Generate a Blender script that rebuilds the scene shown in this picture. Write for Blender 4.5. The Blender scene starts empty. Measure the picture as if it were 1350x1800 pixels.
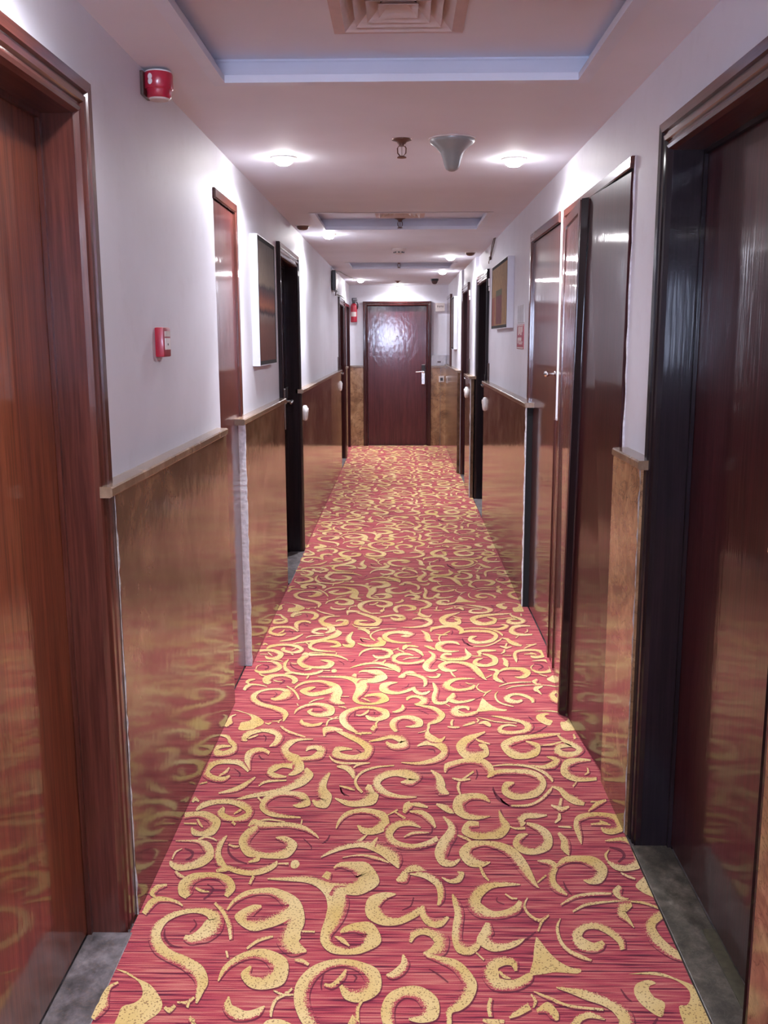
import bpy, bmesh, math, random
from mathutils import Matrix, Vector
from mathutils.geometry import tessellate_polygon
random.seed(7)
SC = bpy.context.scene
COL = SC.collection

# ------------------------------------------------------------------ camera, world, exposure
cd = bpy.data.cameras.new('camera')
cam = bpy.data.objects.new('camera', cd)
COL.objects.link(cam)
RIGHT = Vector((0.999837, 0.0177035, -0.0035389))
DOWN = Vector((-0.00031647, -0.1788055, -0.9838844))
FWD = Vector((-0.018051, 0.9837252, -0.1787707))
m = Matrix.Identity(4)
for i in range(3):
    m[i][0] = RIGHT[i]; m[i][1] = -DOWN[i]; m[i][2] = -FWD[i]
m[2][3] = 1.55
cam.matrix_world = m
cd.sensor_fit = 'HORIZONTAL'; cd.sensor_width = 36.0; cd.lens = 36.0 * 1667.0 / 1350.0
cd.clip_start = 0.05; cd.clip_end = 60
SC.camera = cam
w = bpy.data.worlds.new('world'); SC.world = w; w.use_nodes = True
w.node_tree.nodes['Background'].inputs[0].default_value = (0.5, 0.52, 0.62, 1)
w.node_tree.nodes['Background'].inputs[1].default_value = 0.05
SC.view_settings.view_transform = 'Standard'
SC.view_settings.look = 'None'
SC.view_settings.gamma = 1.0
SC.view_settings.use_curve_mapping = False
SC.view_settings.exposure = 1.2
SPOT_W = 64.0          # watts of each downlight's core beam
WIDE_W = 23.0          # watts of its wide spill
WINDOW_E = 38.0         # brightness of the window behind the camera
SC.cycles.max_bounces = 8
SC.cycles.diffuse_bounces = 5
SC.cycles.glossy_bounces = 4
SC.cycles.use_denoising = True
SC.cycles.sample_clamp_indirect = 6.0

# ------------------------------------------------------------------ node helpers
def new_mat(name):
    mt = bpy.data.materials.new(name); mt.use_nodes = True
    nt = mt.node_tree
    return mt, nt, nt.nodes['Principled BSDF']
def N(nt, typ, **kw):
    n = nt.nodes.new(typ)
    for k, v in kw.items():
        if hasattr(n, k): setattr(n, k, v)
        else: n.inputs[k.replace('_', ' ')].default_value = v
    return n
def L(nt, a, b): nt.links.new(a, b)
def srgb(r, g, b):
    f = lambda c: ((c/255.0)/12.92 if c/255.0 <= 0.04045 else ((c/255.0+0.055)/1.055)**2.4)
    return (f(r), f(g), f(b), 1)
def pos(nt, scale=(1, 1, 1), rot=(0, 0, 0), loc=(0, 0, 0)):
    g = N(nt, 'ShaderNodeNewGeometry'); mp = N(nt, 'ShaderNodeMapping')
    mp.inputs['Scale'].default_value = scale; mp.inputs['Rotation'].default_value = rot
    mp.inputs['Location'].default_value = loc
    L(nt, g.outputs['Position'], mp.inputs['Vector'])
    return mp.outputs[0]
def noise(nt, vec, scale=5, detail=3, rough=0.5, dist=0):
    n = N(nt, 'ShaderNodeTexNoise', Scale=scale, Detail=detail, Roughness=rough, Distortion=dist)
    L(nt, vec, n.inputs['Vector']); return n.outputs['Fac']
def ramp(nt, fac, stops, interp='LINEAR'):
    r = N(nt, 'ShaderNodeValToRGB'); r.color_ramp.interpolation = interp
    e = r.color_ramp.elements
    while len(e) < len(stops): e.new(0.5)
    for i, (p, c) in enumerate(stops):
        e[i].position = p; e[i].color = c if len(c) == 4 else (*c, 1)
    L(nt, fac, r.inputs['Fac']); return r.outputs['Color']
def mix(nt, fac, a, b, mode='MIX'):
    n = N(nt, 'ShaderNodeMix', data_type='RGBA', blend_type=mode)
    if isinstance(fac, (int, float)): n.inputs[0].default_value = fac
    else: L(nt, fac, n.inputs[0])
    for k, v in ((6, a), (7, b)):
        if isinstance(v, tuple): n.inputs[k].default_value = v
        else: L(nt, v, n.inputs[k])
    return n.outputs[2]
def mth(nt, op, a, b=None, clamp=False):
    n = N(nt, 'ShaderNodeMath', operation=op); n.use_clamp = clamp
    for k, v in ((0, a), (1, b)):
        if v is None: continue
        if isinstance(v, (int, float)): n.inputs[k].default_value = v
        else: L(nt, v, n.inputs[k])
    return n.outputs[0]
def bump(nt, bs, h, strength=0.2, dist=0.01, coat=False):
    b = N(nt, 'ShaderNodeBump', Strength=strength, Distance=dist)
    L(nt, h, b.inputs['Height']); L(nt, b.outputs[0], bs.inputs['Normal'])
    if coat: L(nt, b.outputs[0], bs.inputs['Coat Normal'])
def setp(bs, **kw):
    for k, v in kw.items(): bs.inputs[k.replace('_', ' ')].default_value = v

def plain(name, col, rough=0.5, metal=0.0, var=0.06, bumpy=0.0, coat=0.0, scale=30):
    mt, nt, bs = new_mat(name)
    n = noise(nt, pos(nt), scale, 3)
    dk = tuple(c*(1-var) for c in col[:3]) + (1,)
    lt = tuple(min(1, c*(1+var)) for c in col[:3]) + (1,)
    L(nt, ramp(nt, n, [(0.3, dk), (0.7, lt)]), bs.inputs['Base Color'])
    setp(bs, Roughness=rough, Metallic=metal, Coat_Weight=coat, Coat_Roughness=0.08)
    if bumpy: bump(nt, bs, n, bumpy, 0.004)
    return mt
def wood(name, dark, light, scale=1.0, rough=0.32, coat=0.9, crough=0.07, axis='Z', wav=0.09, grain=0.06, peel=16):
    mt, nt, bs = new_mat(name)
    sc = {'Z': (26, 26, 1.1), 'Y': (26, 1.1, 26), 'X': (1.1, 26, 26)}[axis]
    p = pos(nt, tuple(s*scale for s in sc))
    g1 = noise(nt, p, 1.6, 6, 0.62, 0.6)
    sc2 = {'Z': (150, 150, 5), 'Y': (150, 5, 150), 'X': (5, 150, 150)}[axis]
    g2 = noise(nt, pos(nt, sc2), 1.0, 3, 0.6)
    c1 = ramp(nt, g1, [(0.25, dark), (0.5, tuple((a+b)/2 for a, b in zip(dark, light))), (0.75, light)])
    c2 = ramp(nt, g2, [(0.35, (0.62, 0.58, 0.56)), (0.6, (1.06, 1.04, 1.02))])
    L(nt, mix(nt, 0.8, c1, c2, 'MULTIPLY'), bs.inputs['Base Color'])
    setp(bs, Roughness=rough, Coat_Weight=coat, Coat_Roughness=crough, Coat_IOR=1.5, Specular_IOR_Level=0.12)
    # brushed varnish follows the grain, with a slow orange-peel wave over it
    h1 = noise(nt, pos(nt, {'Z': (1, 1, 0.06), 'Y': (1, 0.06, 1), 'X': (0.06, 1, 1)}[axis]), 95, 2, 0.5)
    h2 = noise(nt, pos(nt, {'Z': (1, 1, 0.7), 'Y': (1, 0.7, 1), 'X': (0.7, 1, 1)}[axis]), peel, 1, 0.4)
    hh = mth(nt, 'ADD', mth(nt, 'MULTIPLY', h1, grain), mth(nt, 'MULTIPLY', h2, wav))
    bump(nt, bs, hh, 1.0, 0.004, coat=True)
    return mt

def marble(name, cols, scale=3.0, veins=0.5, rough=0.12, loc=(0, 0, 0), dist=1.6):
    mt, nt, bs = new_mat(name)
    p = pos(nt, (1, 0.8, 1), (0.6, 0.3, 0.2), loc)
    a = noise(nt, p, scale, 8, 0.62, dist)
    c = ramp(nt, a, [(0.28, cols[0]), (0.45, cols[1]), (0.58, cols[2]), (0.75, cols[3])])
    b = noise(nt, pos(nt, (1, 1, 0.35), (0.9, 0.2, 0.1), loc), scale*3.2, 6, 0.7, 0.8)
    c = mix(nt, 0.55, c, ramp(nt, b, [(0.35, (0.55, 0.5, 0.48)), (0.62, (1.15, 1.1, 1.05))]), 'MULTIPLY')
    big = noise(nt, pos(nt, (1, 1, 1), (0.2, 0.5, 0.1), loc), 1.7, 4, 0.6, 0.6)
    c = mix(nt, 0.8, c, ramp(nt, big, [(0.36, (0.55, 0.52, 0.5)), (0.62, (1.2, 1.18, 1.15))]), 'MULTIPLY')
    v = noise(nt, pos(nt, (1, 1, 1.6), (0.7, 0, 0.3), loc), scale*0.8, 5, 0.6, 2.2)
    vm = mth(nt, 'SUBTRACT', 1.0, mth(nt, 'MULTIPLY', mth(nt, 'ABSOLUTE', mth(nt, 'SUBTRACT', v, 0.5)), 55.0), True)
    c = mix(nt, mth(nt, 'MULTIPLY', vm, veins), c, cols[4])
    L(nt, c, bs.inputs['Base Color'])
    setp(bs, Roughness=rough, IOR=1.6, Specular_IOR_Level=0.62)
    h = noise(nt, pos(nt), 14, 2, 0.5)
    bump(nt, bs, h, 0.035, 0.02)
    return mt

# ------------------------------------------------------------------ materials
M = {}
def mk_plaster():
    mt, nt, bs = new_mat('painted_plaster')
    a = noise(nt, pos(nt), 2.2, 4, 0.6)
    c = ramp(nt, a, [(0.3, (0.61, 0.605, 0.665)), (0.7, (0.67, 0.665, 0.73))])
    b = noise(nt, pos(nt), 9, 5, 0.65)
    c = mix(nt, 0.35, c, ramp(nt, b, [(0.25, (0.86, 0.83, 0.82)), (0.45, (1, 1, 1))]), 'MULTIPLY')
    L(nt, c, bs.inputs['Base Color']); setp(bs, Roughness=0.55)
    bump(nt, bs, noise(nt, pos(nt), 160, 3), 0.12, 0.002)
    return mt
M['plaster'] = mk_plaster()
M['ceil'] = plain('ceiling_paint', (0.72, 0.74, 0.81, 1), 0.75, var=0.03, scale=3)
M['cove'] = plain('cove_paint', (0.68, 0.72, 0.82, 1), 0.45, var=0.03, scale=8)
M['wood_red'] = wood('varnished_red_wood', srgb(84, 40, 28), srgb(136, 72, 46), 0.8, crough=0.06, coat=0.8)
M['wood_frame'] = wood('varnished_frame_wood', srgb(60, 28, 24), srgb(98, 52, 42), 1.0, crough=0.1)
M['wood_frame_top'] = wood('varnished_head_wood', srgb(60, 28, 24), srgb(98, 52, 42), 1.0, crough=0.1, axis='Y')
M['wood_dark'] = wood('varnished_dark_wood', srgb(42, 18, 20), srgb(74, 34, 34), 1.0, crough=0.08)
M['wood_black'] = wood('near_black_varnished_wood', srgb(16, 10, 16), srgb(36, 22, 28), 0.9, crough=0.07, coat=0.4, rough=0.6)
M['wood_maroon'] = wood('varnished_maroon_wood', srgb(46, 17, 22), srgb(72, 30, 33), 0.9, crough=0.07, coat=0.55)
M['wood_duct'] = wood('varnished_duct_door_wood', srgb(68, 31, 31), srgb(100, 52, 46), 0.9, crough=0.05, coat=0.8)
M['wood_end'] = wood('varnished_end_door_wood', srgb(64, 26, 32), srgb(92, 40, 44), 0.7, crough=0.1, wav=0.13, grain=0.03, peel=20, coat=0.75)
M['marble'] = marble('brown_marble', [(0.055, 0.030, 0.020), (0.13, 0.075, 0.045), (0.22, 0.135, 0.082), (0.31, 0.205, 0.125), (0.05, 0.025, 0.015, 1)])
M['marble_tan'] = marble('tan_marble', [(0.22, 0.12, 0.06), (0.33, 0.19, 0.10), (0.42, 0.26, 0.14), (0.5, 0.33, 0.19), (0.08, 0.04, 0.03, 1)], 3.4, 0.7, loc=(3, 1, 2))
M['marble_mid'] = marble('golden_brown_marble', [(0.15, 0.075, 0.04), (0.28, 0.155, 0.08), (0.38, 0.225, 0.12), (0.45, 0.29, 0.16), (0.05, 0.025, 0.015, 1)], 7, 0.6, loc=(1, 0, 4))
M['coping'] = marble('tan_coping_marble', [(0.17, 0.11, 0.07), (0.24, 0.165, 0.11), (0.30, 0.21, 0.145), (0.36, 0.27, 0.19), (0.3, 0.2, 0.14, 1)], 5, 0.2, 0.18)
M['granite'] = marble('grey_granite', [(0.06, 0.055, 0.06), (0.15, 0.14, 0.15), (0.25, 0.23, 0.25), (0.36, 0.33, 0.34), (0.3, 0.18, 0.1, 1)], 18, 0.3, 0.35, dist=0.2)
M['granite_green'] = marble('mossy_granite', [(0.035, 0.032, 0.025), (0.075, 0.068, 0.05), (0.13, 0.115, 0.09), (0.24, 0.22, 0.18), (0.3, 0.3, 0.25, 1)], 26, 0.25, 0.35, loc=(5, 2, 0), dist=0.2)
M['sill'] = plain('green_grey_stone', srgb(88, 84, 66), 0.5, var=0.25, scale=40)
M['cement'] = plain('white_cement', (0.78, 0.77, 0.8, 1), 0.8, var=0.18, bumpy=0.5, scale=60)
M['dirty_cement'] = plain('grimy_cement', (0.36, 0.32, 0.30, 1), 0.85, var=0.4, bumpy=0.5, scale=50)
M['white_frame'] = plain('white_lacquer', (0.62, 0.64, 0.72, 1), 0.35, var=0.02)
M['black'] = plain('black_lacquer', (0.015, 0.012, 0.015, 1), 0.35)
M['black_and_shade'] = plain('matt_black_and_shade', (0.01, 0.01, 0.012, 1), 0.9)  # matt black parts, and the shade painted on one slab end
M['chrome'] = plain('brushed_steel', (0.62, 0.6, 0.6, 1), 0.22, 1.0, var=0.03)
M['steel_grey'] = plain('grey_sheet_metal', (0.42, 0.40, 0.42, 1), 0.4, 0.6, var=0.15, scale=20)
M['red'] = plain('red_plastic', (0.42, 0.018, 0.045, 1), 0.3, var=0.1, coat=0.5)
M['red_bright'] = plain('bright_red_plastic', (0.36, 0.01, 0.03, 1), 0.35, var=0.1, coat=0.3)
M['white_plastic'] = plain('white_plastic', (0.8, 0.78, 0.78, 1), 0.35, var=0.03)
M['cream_plastic'] = plain('cream_plastic', (0.62, 0.55, 0.52, 1), 0.4, var=0.05)
M['opal'] = plain('opal_grey_glass', (0.25, 0.26, 0.245, 1), 0.35, var=0.05, coat=0.4)
M['vent'] = plain('diffuser_enamel', (0.66, 0.57, 0.54, 1), 0.45, var=0.05)
M['vent_rim'] = plain('diffuser_rim_enamel', (0.56, 0.40, 0.34, 1), 0.45, var=0.05)
M['plaque'] = plain('dark_brown_plaque', (0.07, 0.04, 0.035, 1), 0.3, var=0.1)
M['brass_dark'] = plain('tarnished_brass', (0.16, 0.09, 0.07, 1), 0.4, 0.6)
M['rubber'] = plain('dark_cable', (0.07, 0.035, 0.03, 1), 0.6)
def emis(name, col, e):
    mt, nt, bs = new_mat(name); setp(bs, Emission_Color=col, Emission_Strength=e, Base_Color=(0.8, 0.8, 0.8, 1)); return mt
M['lamp'] = emis('lit_lamp', (1, 0.97, 0.98, 1), 60)
M['window_glow'] = emis('daylit_pane', (0.62, 0.72, 1.0, 1), WINDOW_E)

# ------------------------------------------------------------------ mesh helpers
def box(bm, x0, x1, y0, y1, z0, z1, bev=0.0):
    if x0 > x1: x0, x1 = x1, x0
    if y0 > y1: y0, y1 = y1, y0
    v = [bm.verts.new(p) for p in ((x0,y0,z0),(x1,y0,z0),(x1,y1,z0),(x0,y1,z0),(x0,y0,z1),(x1,y0,z1),(x1,y1,z1),(x0,y1,z1))]
    f = [bm.faces.new([v[i] for i in q]) for q in ((0,3,2,1),(4,5,6,7),(0,1,5,4),(1,2,6,5),(2,3,7,6),(3,0,4,7))]
    if bev > 0:
        es = list({e for q in f for e in q.edges})
        bmesh.ops.bevel(bm, geom=es, offset=bev, segments=2, affect='EDGES', profile=0.6)
    return f
def lathe(bm, prof, c, axis='Z', seg=28, sx=1.0, sy=1.0):
    rings = []
    for r, h in prof:
        ring = []
        for k in range(seg):
            a = 2*math.pi*k/seg; u, v = r*math.cos(a)*sx, r*math.sin(a)*sy
            p = {'Z': (u, v, h), 'X': (h, u, v), 'Y': (u, h, v)}[axis]
            ring.append(bm.verts.new((c[0]+p[0], c[1]+p[1], c[2]+p[2])))
        rings.append(ring)
    for a, b in zip(rings, rings[1:]):
        for k in range(seg):
            bm.faces.new((a[k], a[(k+1) % seg], b[(k+1) % seg], b[k]))
    for r in (rings[0], rings[-1]):
        bm.faces.new(r)
def tube(bm, pts, r, seg=8):
    pts = [Vector(p) for p in pts]; rings = []
    for i, p in enumerate(pts):
        t = (pts[min(i+1, len(pts)-1)] - pts[max(i-1, 0)]).normalized()
        a = t.cross(Vector((0, 0, 1)) if abs(t.z) < 0.9 else Vector((1, 0, 0))).normalized(); b = t.cross(a)
        rr = r[i] if isinstance(r, (list, tuple)) else r
        rings.append([bm.verts.new(p + a*rr*math.cos(2*math.pi*k/seg) + b*rr*math.sin(2*math.pi*k/seg)) for k in range(seg)])
    for a, b in zip(rings, rings[1:]):
        for k in range(seg): bm.faces.new((a[k], a[(k+1) % seg], b[(k+1) % seg], b[k]))
    bm.faces.new(rings[0]); bm.faces.new(rings[-1])
def obj(name, bm, mat, parent=None, smooth=False):
    """one mesh object; coordinates are world metres, re-based to the parent's location"""
    bmesh.ops.recalc_face_normals(bm, faces=bm.faces)
    me = bpy.data.meshes.new(name); bm.to_mesh(me); bm.free()
    me.materials.append(mat)
    if smooth:
        for p in me.polygons: p.use_smooth = True
        me.set_sharp_from_angle(angle=math.radians(40))
    o = bpy.data.objects.new(name, me); COL.objects.link(o)
    if parent:
        base = Vector((0, 0, 0)); q = parent
        while q: base += q.location; q = q.parent
        me.transform(Matrix.Translation(-base)); o.parent = parent
    return o
def B(): return bmesh.new()
def boxo(name, mat, parent, *a, **k):
    bm = B(); box(bm, *a, **k); return obj(name, bm, mat, parent)
def struct(o): o['kind'] = 'structure'; return o
def empty(name, loc):
    o = bpy.data.objects.new(name, None); COL.objects.link(o); o.location = loc; o.empty_display_size = 0.1
    return o
def thing(name, label, cat, loc, group=None):
    o = empty(name, loc); o['label'] = label; o['category'] = cat
    if group: o['group'] = group
    return o
def copy_tree(o, parent=None):
    c = o.copy(); COL.objects.link(c)
    if parent: c.parent = parent
    for ch in [q for q in bpy.data.objects if q.parent == o]: copy_tree(ch, c)
    return c

# ------------------------------------------------------------------ lights
def spot(e, size, blend, col=(0.90, 0.915, 1.0)):
    ld = bpy.data.lights.new('downlight_beam', 'SPOT'); ld.energy = e; ld.spot_size = math.radians(size)
    ld.spot_blend = blend; ld.color = col; ld.shadow_soft_size = 0.03
    return ld

# ------------------------------------------------------------------ room shell
CZ = 2.325
def wall(name, side, front, segs, holes, depth=0.30):
    """plaster wall: boxes between the openings, lintels above them"""
    bm = B()
    for (xf, y0, y1) in segs:
        hs = sorted(h for h in holes if h[0] >= y0-1e-6 and h[1] <= y1+1e-6)
        y = y0
        for (a, b, z) in hs:
            if b-a > 0.78 and z < 2.08 and a < 12.6: a -= 0.012; b += 0.012; z += 0.012      # lining boards stand inside the rough opening
            if a > y: box(bm, side*xf, side*(front+depth), y, a, -0.05, CZ+0.1)
            box(bm, side*xf, side*(front+depth), a, b, z, CZ+0.1); y = b
        if y < y1: box(bm, side*xf, side*(front+depth), y, y1, -0.05, CZ+0.1)
    return struct(obj(name, bm, M['plaster']))
LH = [(1.36, 2.27, 2.06), (3.93, 4.44, 2.145), (5.95, 6.88, 2.05), (11.58, 12.52, 2.0), (12.93, 13.91, 2.03)]
RH = [(1.82, 2.728, 2.055), (3.18, 4.44, 2.12), (4.60, 5.60, 2.125), (8.30, 9.25, 2.05), (10.16, 10.97, 2.05)]
WL = wall('wall_left', -1, 0.75, [(0.75, -3.2, 14.3)], LH)
WR = wall('wall_right', 1, 0.745, [(0.745, -3.2, 9.335), (0.712, 9.335, 11.05), (0.685, 11.05, 14.3)], RH)
bm = B()
YE = 14.06
for a in ((-1.1, -0.50, YE, 14.5, -0.05, 2.5), (0.385, 1.1, YE, 14.5, -0.05, 2.5), (-0.50, 0.385, YE, 14.5, 2.04, 2.5), (-0.5, 0.385, YE+0.12, 14.5, -0.05, 2.04)): box(bm, *a)
WE = struct(obj('wall_end', bm, M['plaster']))
# wall behind the camera, with the window that sends cool daylight up the corridor
WX0, WX1, WZ0, WZ1 = -0.73, -0.05, 1.28, 2.06
bm = B()
for a in ((-1.1, WX0), (WX1, 1.1)): box(bm, a[0], a[1], -3.3, -3.05, -0.05, 2.5)
box(bm, WX0, WX1, -3.3, -3.05, -0.05, WZ0); box(bm, WX0, WX1, -3.3, -3.05, WZ1, 2.5)
struct(obj('wall_back', bm, M['plaster']))
win = struct(empty('window_1', ((WX0+WX1)/2, -3.1, WZ0)))
bm = B()
for a in ((WX0, WX0+.04, WZ0, WZ1), (WX1-.04, WX1, WZ0, WZ1), (WX0+.04, WX1-.04, WZ0, WZ0+.04), (WX0+.04, WX1-.04, WZ1-.04, WZ1)):
    box(bm, a[0], a[1], -3.16, -3.10, a[2], a[3])
obj('window_frame', bm, M['white_frame'], win)
boxo('pane', M['window_glow'], win, WX0+.04, WX1-.04, -3.14, -3.13, WZ0+.04, WZ1-.04)

bm = B(); box(bm, -1.05, 1.05, -3.3, 14.5, -0.12, -0.010)
FLOOR = struct(obj('floor', bm, M['granite']))

# ceiling with three shallow trays
TR = [(-1.80, -0.87), (2.15, 3.11), (6.10, 7.05), (9.95, 10.86)]
HX = 0.575; TZ = 2.40
bm = B()
box(bm, -1.1, -HX, -3.3, 14.5, CZ, 2.6); box(bm, HX, 1.1, -3.3, 14.5, CZ, 2.6)
y = -3.3
for a, b in TR:
    box(bm, -HX, HX, y, a, CZ, 2.6); y = b
box(bm, -HX, HX, y, 14.5, CZ, 2.6)
DUCT = {1: (2.51, 2.87), 2: (6.63, 6.97)}
for i, (a, b) in enumerate(TR):
    if i in DUCT:
        q0, q1 = DUCT[i]; q0 += .02; q1 -= .02; r = 0.155; c0 = -0.007
        box(bm, -HX, HX, a, q0, TZ, 2.6); box(bm, -HX, HX, q1, b, TZ, 2.6)
        box(bm, -HX, c0-r, q0, q1, TZ, 2.6); box(bm, c0+r, HX, q0, q1, TZ, 2.6)
    else: box(bm, -HX, HX, a, b, TZ, 2.6)
CEIL = struct(obj('ceiling', bm, M['ceil']))
def tray_mould(n, y0, y1):
    prof = [(-0.01, TZ-0.0005), (0.001, TZ-0.0007), (0.0015, 2.394), (0.006, 2.388), (0.020, 2.360), (0.026, 2.349), (0.030, 2.3475), (0.030, 2.343), (0.037, 2.343), (0.037, CZ-0.002), (-0.002, CZ-0.002)]
    bm = B(); rings = []
    for d, z in prof:
        rings.append([bm.verts.new(p) for p in ((-HX+d, y0+d, z), (HX-d, y0+d, z), (HX-d, y1-d, z), (-HX+d, y1-d, z))])
    for a, b in zip(rings, rings[1:]):
        for k in range(4): bm.faces.new((a[k], a[(k+1) % 4], b[(k+1) % 4], b[k]))
    return struct(obj('trim_%d' % n, bm, M['cove']))
for i, (a, b) in enumerate(TR): tray_mould(i+1, a, b)

# ------------------------------------------------------------------ marble dado: slabs and copings are parts of the walls
def slab(par, side, xf, xb, y0, y1, z1=1.172, mat='marble'):
    bm = B(); box(bm, side*xf, side*xb, y0, y1, -0.01, z1, 0.002); return obj('marble_slab', bm, M[mat], par)
def coping(par, side, xl, xb, y0, y1, z=1.2):
    # chamfered stone lip seen slightly from above
    bm = B(); n = 2
    pr = [(xb, z), (xl+0.004, z-0.002), (xl, z-0.006), (xl, z-0.024), (xl+0.006, z-0.029), (xb, z-0.029)]
    A = [bm.verts.new((side*p[0], y0, p[1])) for p in pr]; C = [bm.verts.new((side*p[0], y1, p[1])) for p in pr]
    for k in range(len(pr)): bm.faces.new((A[k], A[(k+1) % 6], C[(k+1) % 6], C[k]))
    bm.faces.new(A); bm.faces.new(C[::-1])
    return obj('marble_coping', bm, M['coping'], par)
for y0, y1 in ((-3.05, 1.27), (2.353, 3.90), (4.376, 5.868), (6.965, 9.895), (9.90, 11.50), (12.62, 12.90)):
    slab(WL, -1, 0.722, 0.76, y0, y1, mat='marble_tan' if 9 < y0 < 12 and y1 > 11 else 'marble')
for y0, y1 in ((-3.05, 1.30), (2.275, 3.85), (4.27, 5.85), (6.88, 11.50), (12.60, 12.88)):
    coping(WL, -1, 0.705, 0.76, y0, y1)
for xf, y0, y1 in ((0.71, -3.05, 1.744), (0.7101, 2.808, 3.17), (0.71, 5.42, 8.215), (0.676, 9.335, 10.07), (0.652, 11.06, 14.03)):
    slab(WR, 1, xf, 0.755, y0, y1, mat='marble_mid' if y1 < 3.2 else 'marble')
for xf, y0, y1 in ((0.694, -3.05, 1.76), (0.694, 2.77, 3.12), (0.694, 5.36, 8.24), (0.66, 9.28, 10.10), (0.636, 11.03, 14.02)):
    coping(WR, 1, xf, 0.755, y0, y1)
def eslab(x0, x1, z1):
    bm = B(); box(bm, x0, x1, 14.03, 14.07, -0.01, z1, 0.002); obj('marble_slab', bm, M['marble_tan'], WE)
eslab(-0.80, -0.552, 1.155); eslab(0.436, 0.575, 1.15); eslab(0.578, 0.66, 1.15)
for x0, x1, z in ((-0.80, -0.555, 1.18), (0.438, 0.66, 1.172)):
    bm = B(); box(bm, x0, x1, 14.012, 14.07, z-0.026, z, 0.003); obj('marble_coping', bm, M['coping'], WE)
# ragged white cement beads where slabs end
def bead(par, side, x0, x1, y, z1, t=0.005, seed=1, mat='cement'):
    rnd = random.Random(seed); bm = B(); prev = None; n = 40
    for k in range(n+1):
        z = 0.0 + z1*k/n; a = rnd.uniform(-.0025, .0025); b = rnd.uniform(-.0015, .003)
        r = [bm.verts.new(p) for p in ((side*(x0+a), y, z), (side*x1, y, z), (side*x1, y+t, z), (side*(x0+a), y+t+b, z))]
        if prev:
            for i in range(4): bm.faces.new((prev[i], prev[(i+1) % 4], r[(i+1) % 4], r[i]))
        else: bm.faces.new(r)
        prev = r
    bm.faces.new(prev)
    obj('cement_bead', bm, M[mat], par)
bead(WL, -1, 0.7195, 0.756, 4.368, 1.17, 0.008, 2)
bead(WL, -1, 0.7215, 0.7245, 2.3515, 1.17, 0.0035, 3, 'dirty_cement')
bead(WR, 1, 0.7097, 0.7115, 2.8055, 1.17, 0.0025, 4, 'dirty_cement')
bead(WR, 1, 0.707, 0.7145, 5.415, 1.17, 0.005, 5)
bead(WR, 1, 0.674, 0.682, 9.331, 1.17, 0.005, 7)
boxo('shaded_slab_end', M['black_and_shade'], WR, 0.7145, 0.758, 5.405, 5.42, 0.0, 1.17)  # near-black colour stands for the shade on this slab's end face

# ------------------------------------------------------------------ doors
CAS = [(-0.0, 0.003), (0.006, 0.016), (0.014, 0.019), (0.019, 0.013), (0.026, 0.012), (0.031, 0.020), (0.044, 0.021), (0.048, 0.014), (0.053, 0.014), (0.056, 0.023), (0.080, 0.024), (0.084, 0.019), (0.084, -0.002)]
def sweep_frame(side, xw, y0, y1, zt, depth, prof, par, mats=('wood_frame', 'wood_frame_top'), near=True):
    """moulded casing + lining swept up, over and down the opening; three mitred pieces"""
    pr = [(0.0, -depth)] + list(prof)
    def P(u, v, k):
        x = side*(xw - v)
        return {0: (x, y0-u, -0.01), 1: (x, y0-u if near else y0, zt+u), 2: (x, y1+u, zt+u), 3: (x, y1+u, -0.01)}[k]
    for k, nm, mt in ((0, 'jamb', mats[0]), (1, 'head', mats[1]), (2, 'jamb', mats[0])):
        if k == 0 and not near: continue
        bm = B()
        a = [bm.verts.new(P(u, v, k)) for u, v in pr]; b = [bm.verts.new(P(u, v, k+1)) for u, v in pr]
        for i in range(len(pr)-1): bm.faces.new((a[i], a[i+1], b[i+1], b[i]))
        bm.faces.new((a[-1], a[0], b[0], b[-1]))
        if not near and k == 1: bm.faces.new(a)
        obj(nm, bm, M[mt], par)
def lever(par, side, x, y, z, dirn, mat='chrome', L=0.12):
    bm = B()
    lathe(bm, [(0.024, 0), (0.024, 0.006), (0.011, 0.01), (0.010, 0.045)] if side < 0 else [(0.024, 0), (0.024, -0.006), (0.011, -0.01), (0.010, -0.045)], (x, y, z), 'X', 16)
    s = -side
    tube(bm, [(x+s*0.045, y, z), (x+s*0.048, y+dirn*0.03, z+0.002), (x+s*0.05, y+dirn*0.08, z), (x+s*0.048, y+dirn*L, z-0.008)], [0.011, 0.011, 0.009, 0.008], 10)
    return obj('handle', bm, M[mat], par, True)
def lock(par, side, x, y, dirn, z=1.10, latch_len=None):
    s = -side
    bm = B(); box(bm, x, x+s*0.012, y-0.035, y+0.035, z-0.20, z+0.09, 0.004); pl = obj('lock_plate', bm, M['chrome'], par)
    bm = B(); box(bm, x+s*0.011, x+s*0.03, y-0.028, y+0.028, z+0.02, z+0.10, 0.006); obj('card_reader', bm, M['black'], par)
    lever(par, side, x+s*0.012, y, z, dirn, 'chrome', 0.12 if latch_len is None else latch_len)
DN = [0]
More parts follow.
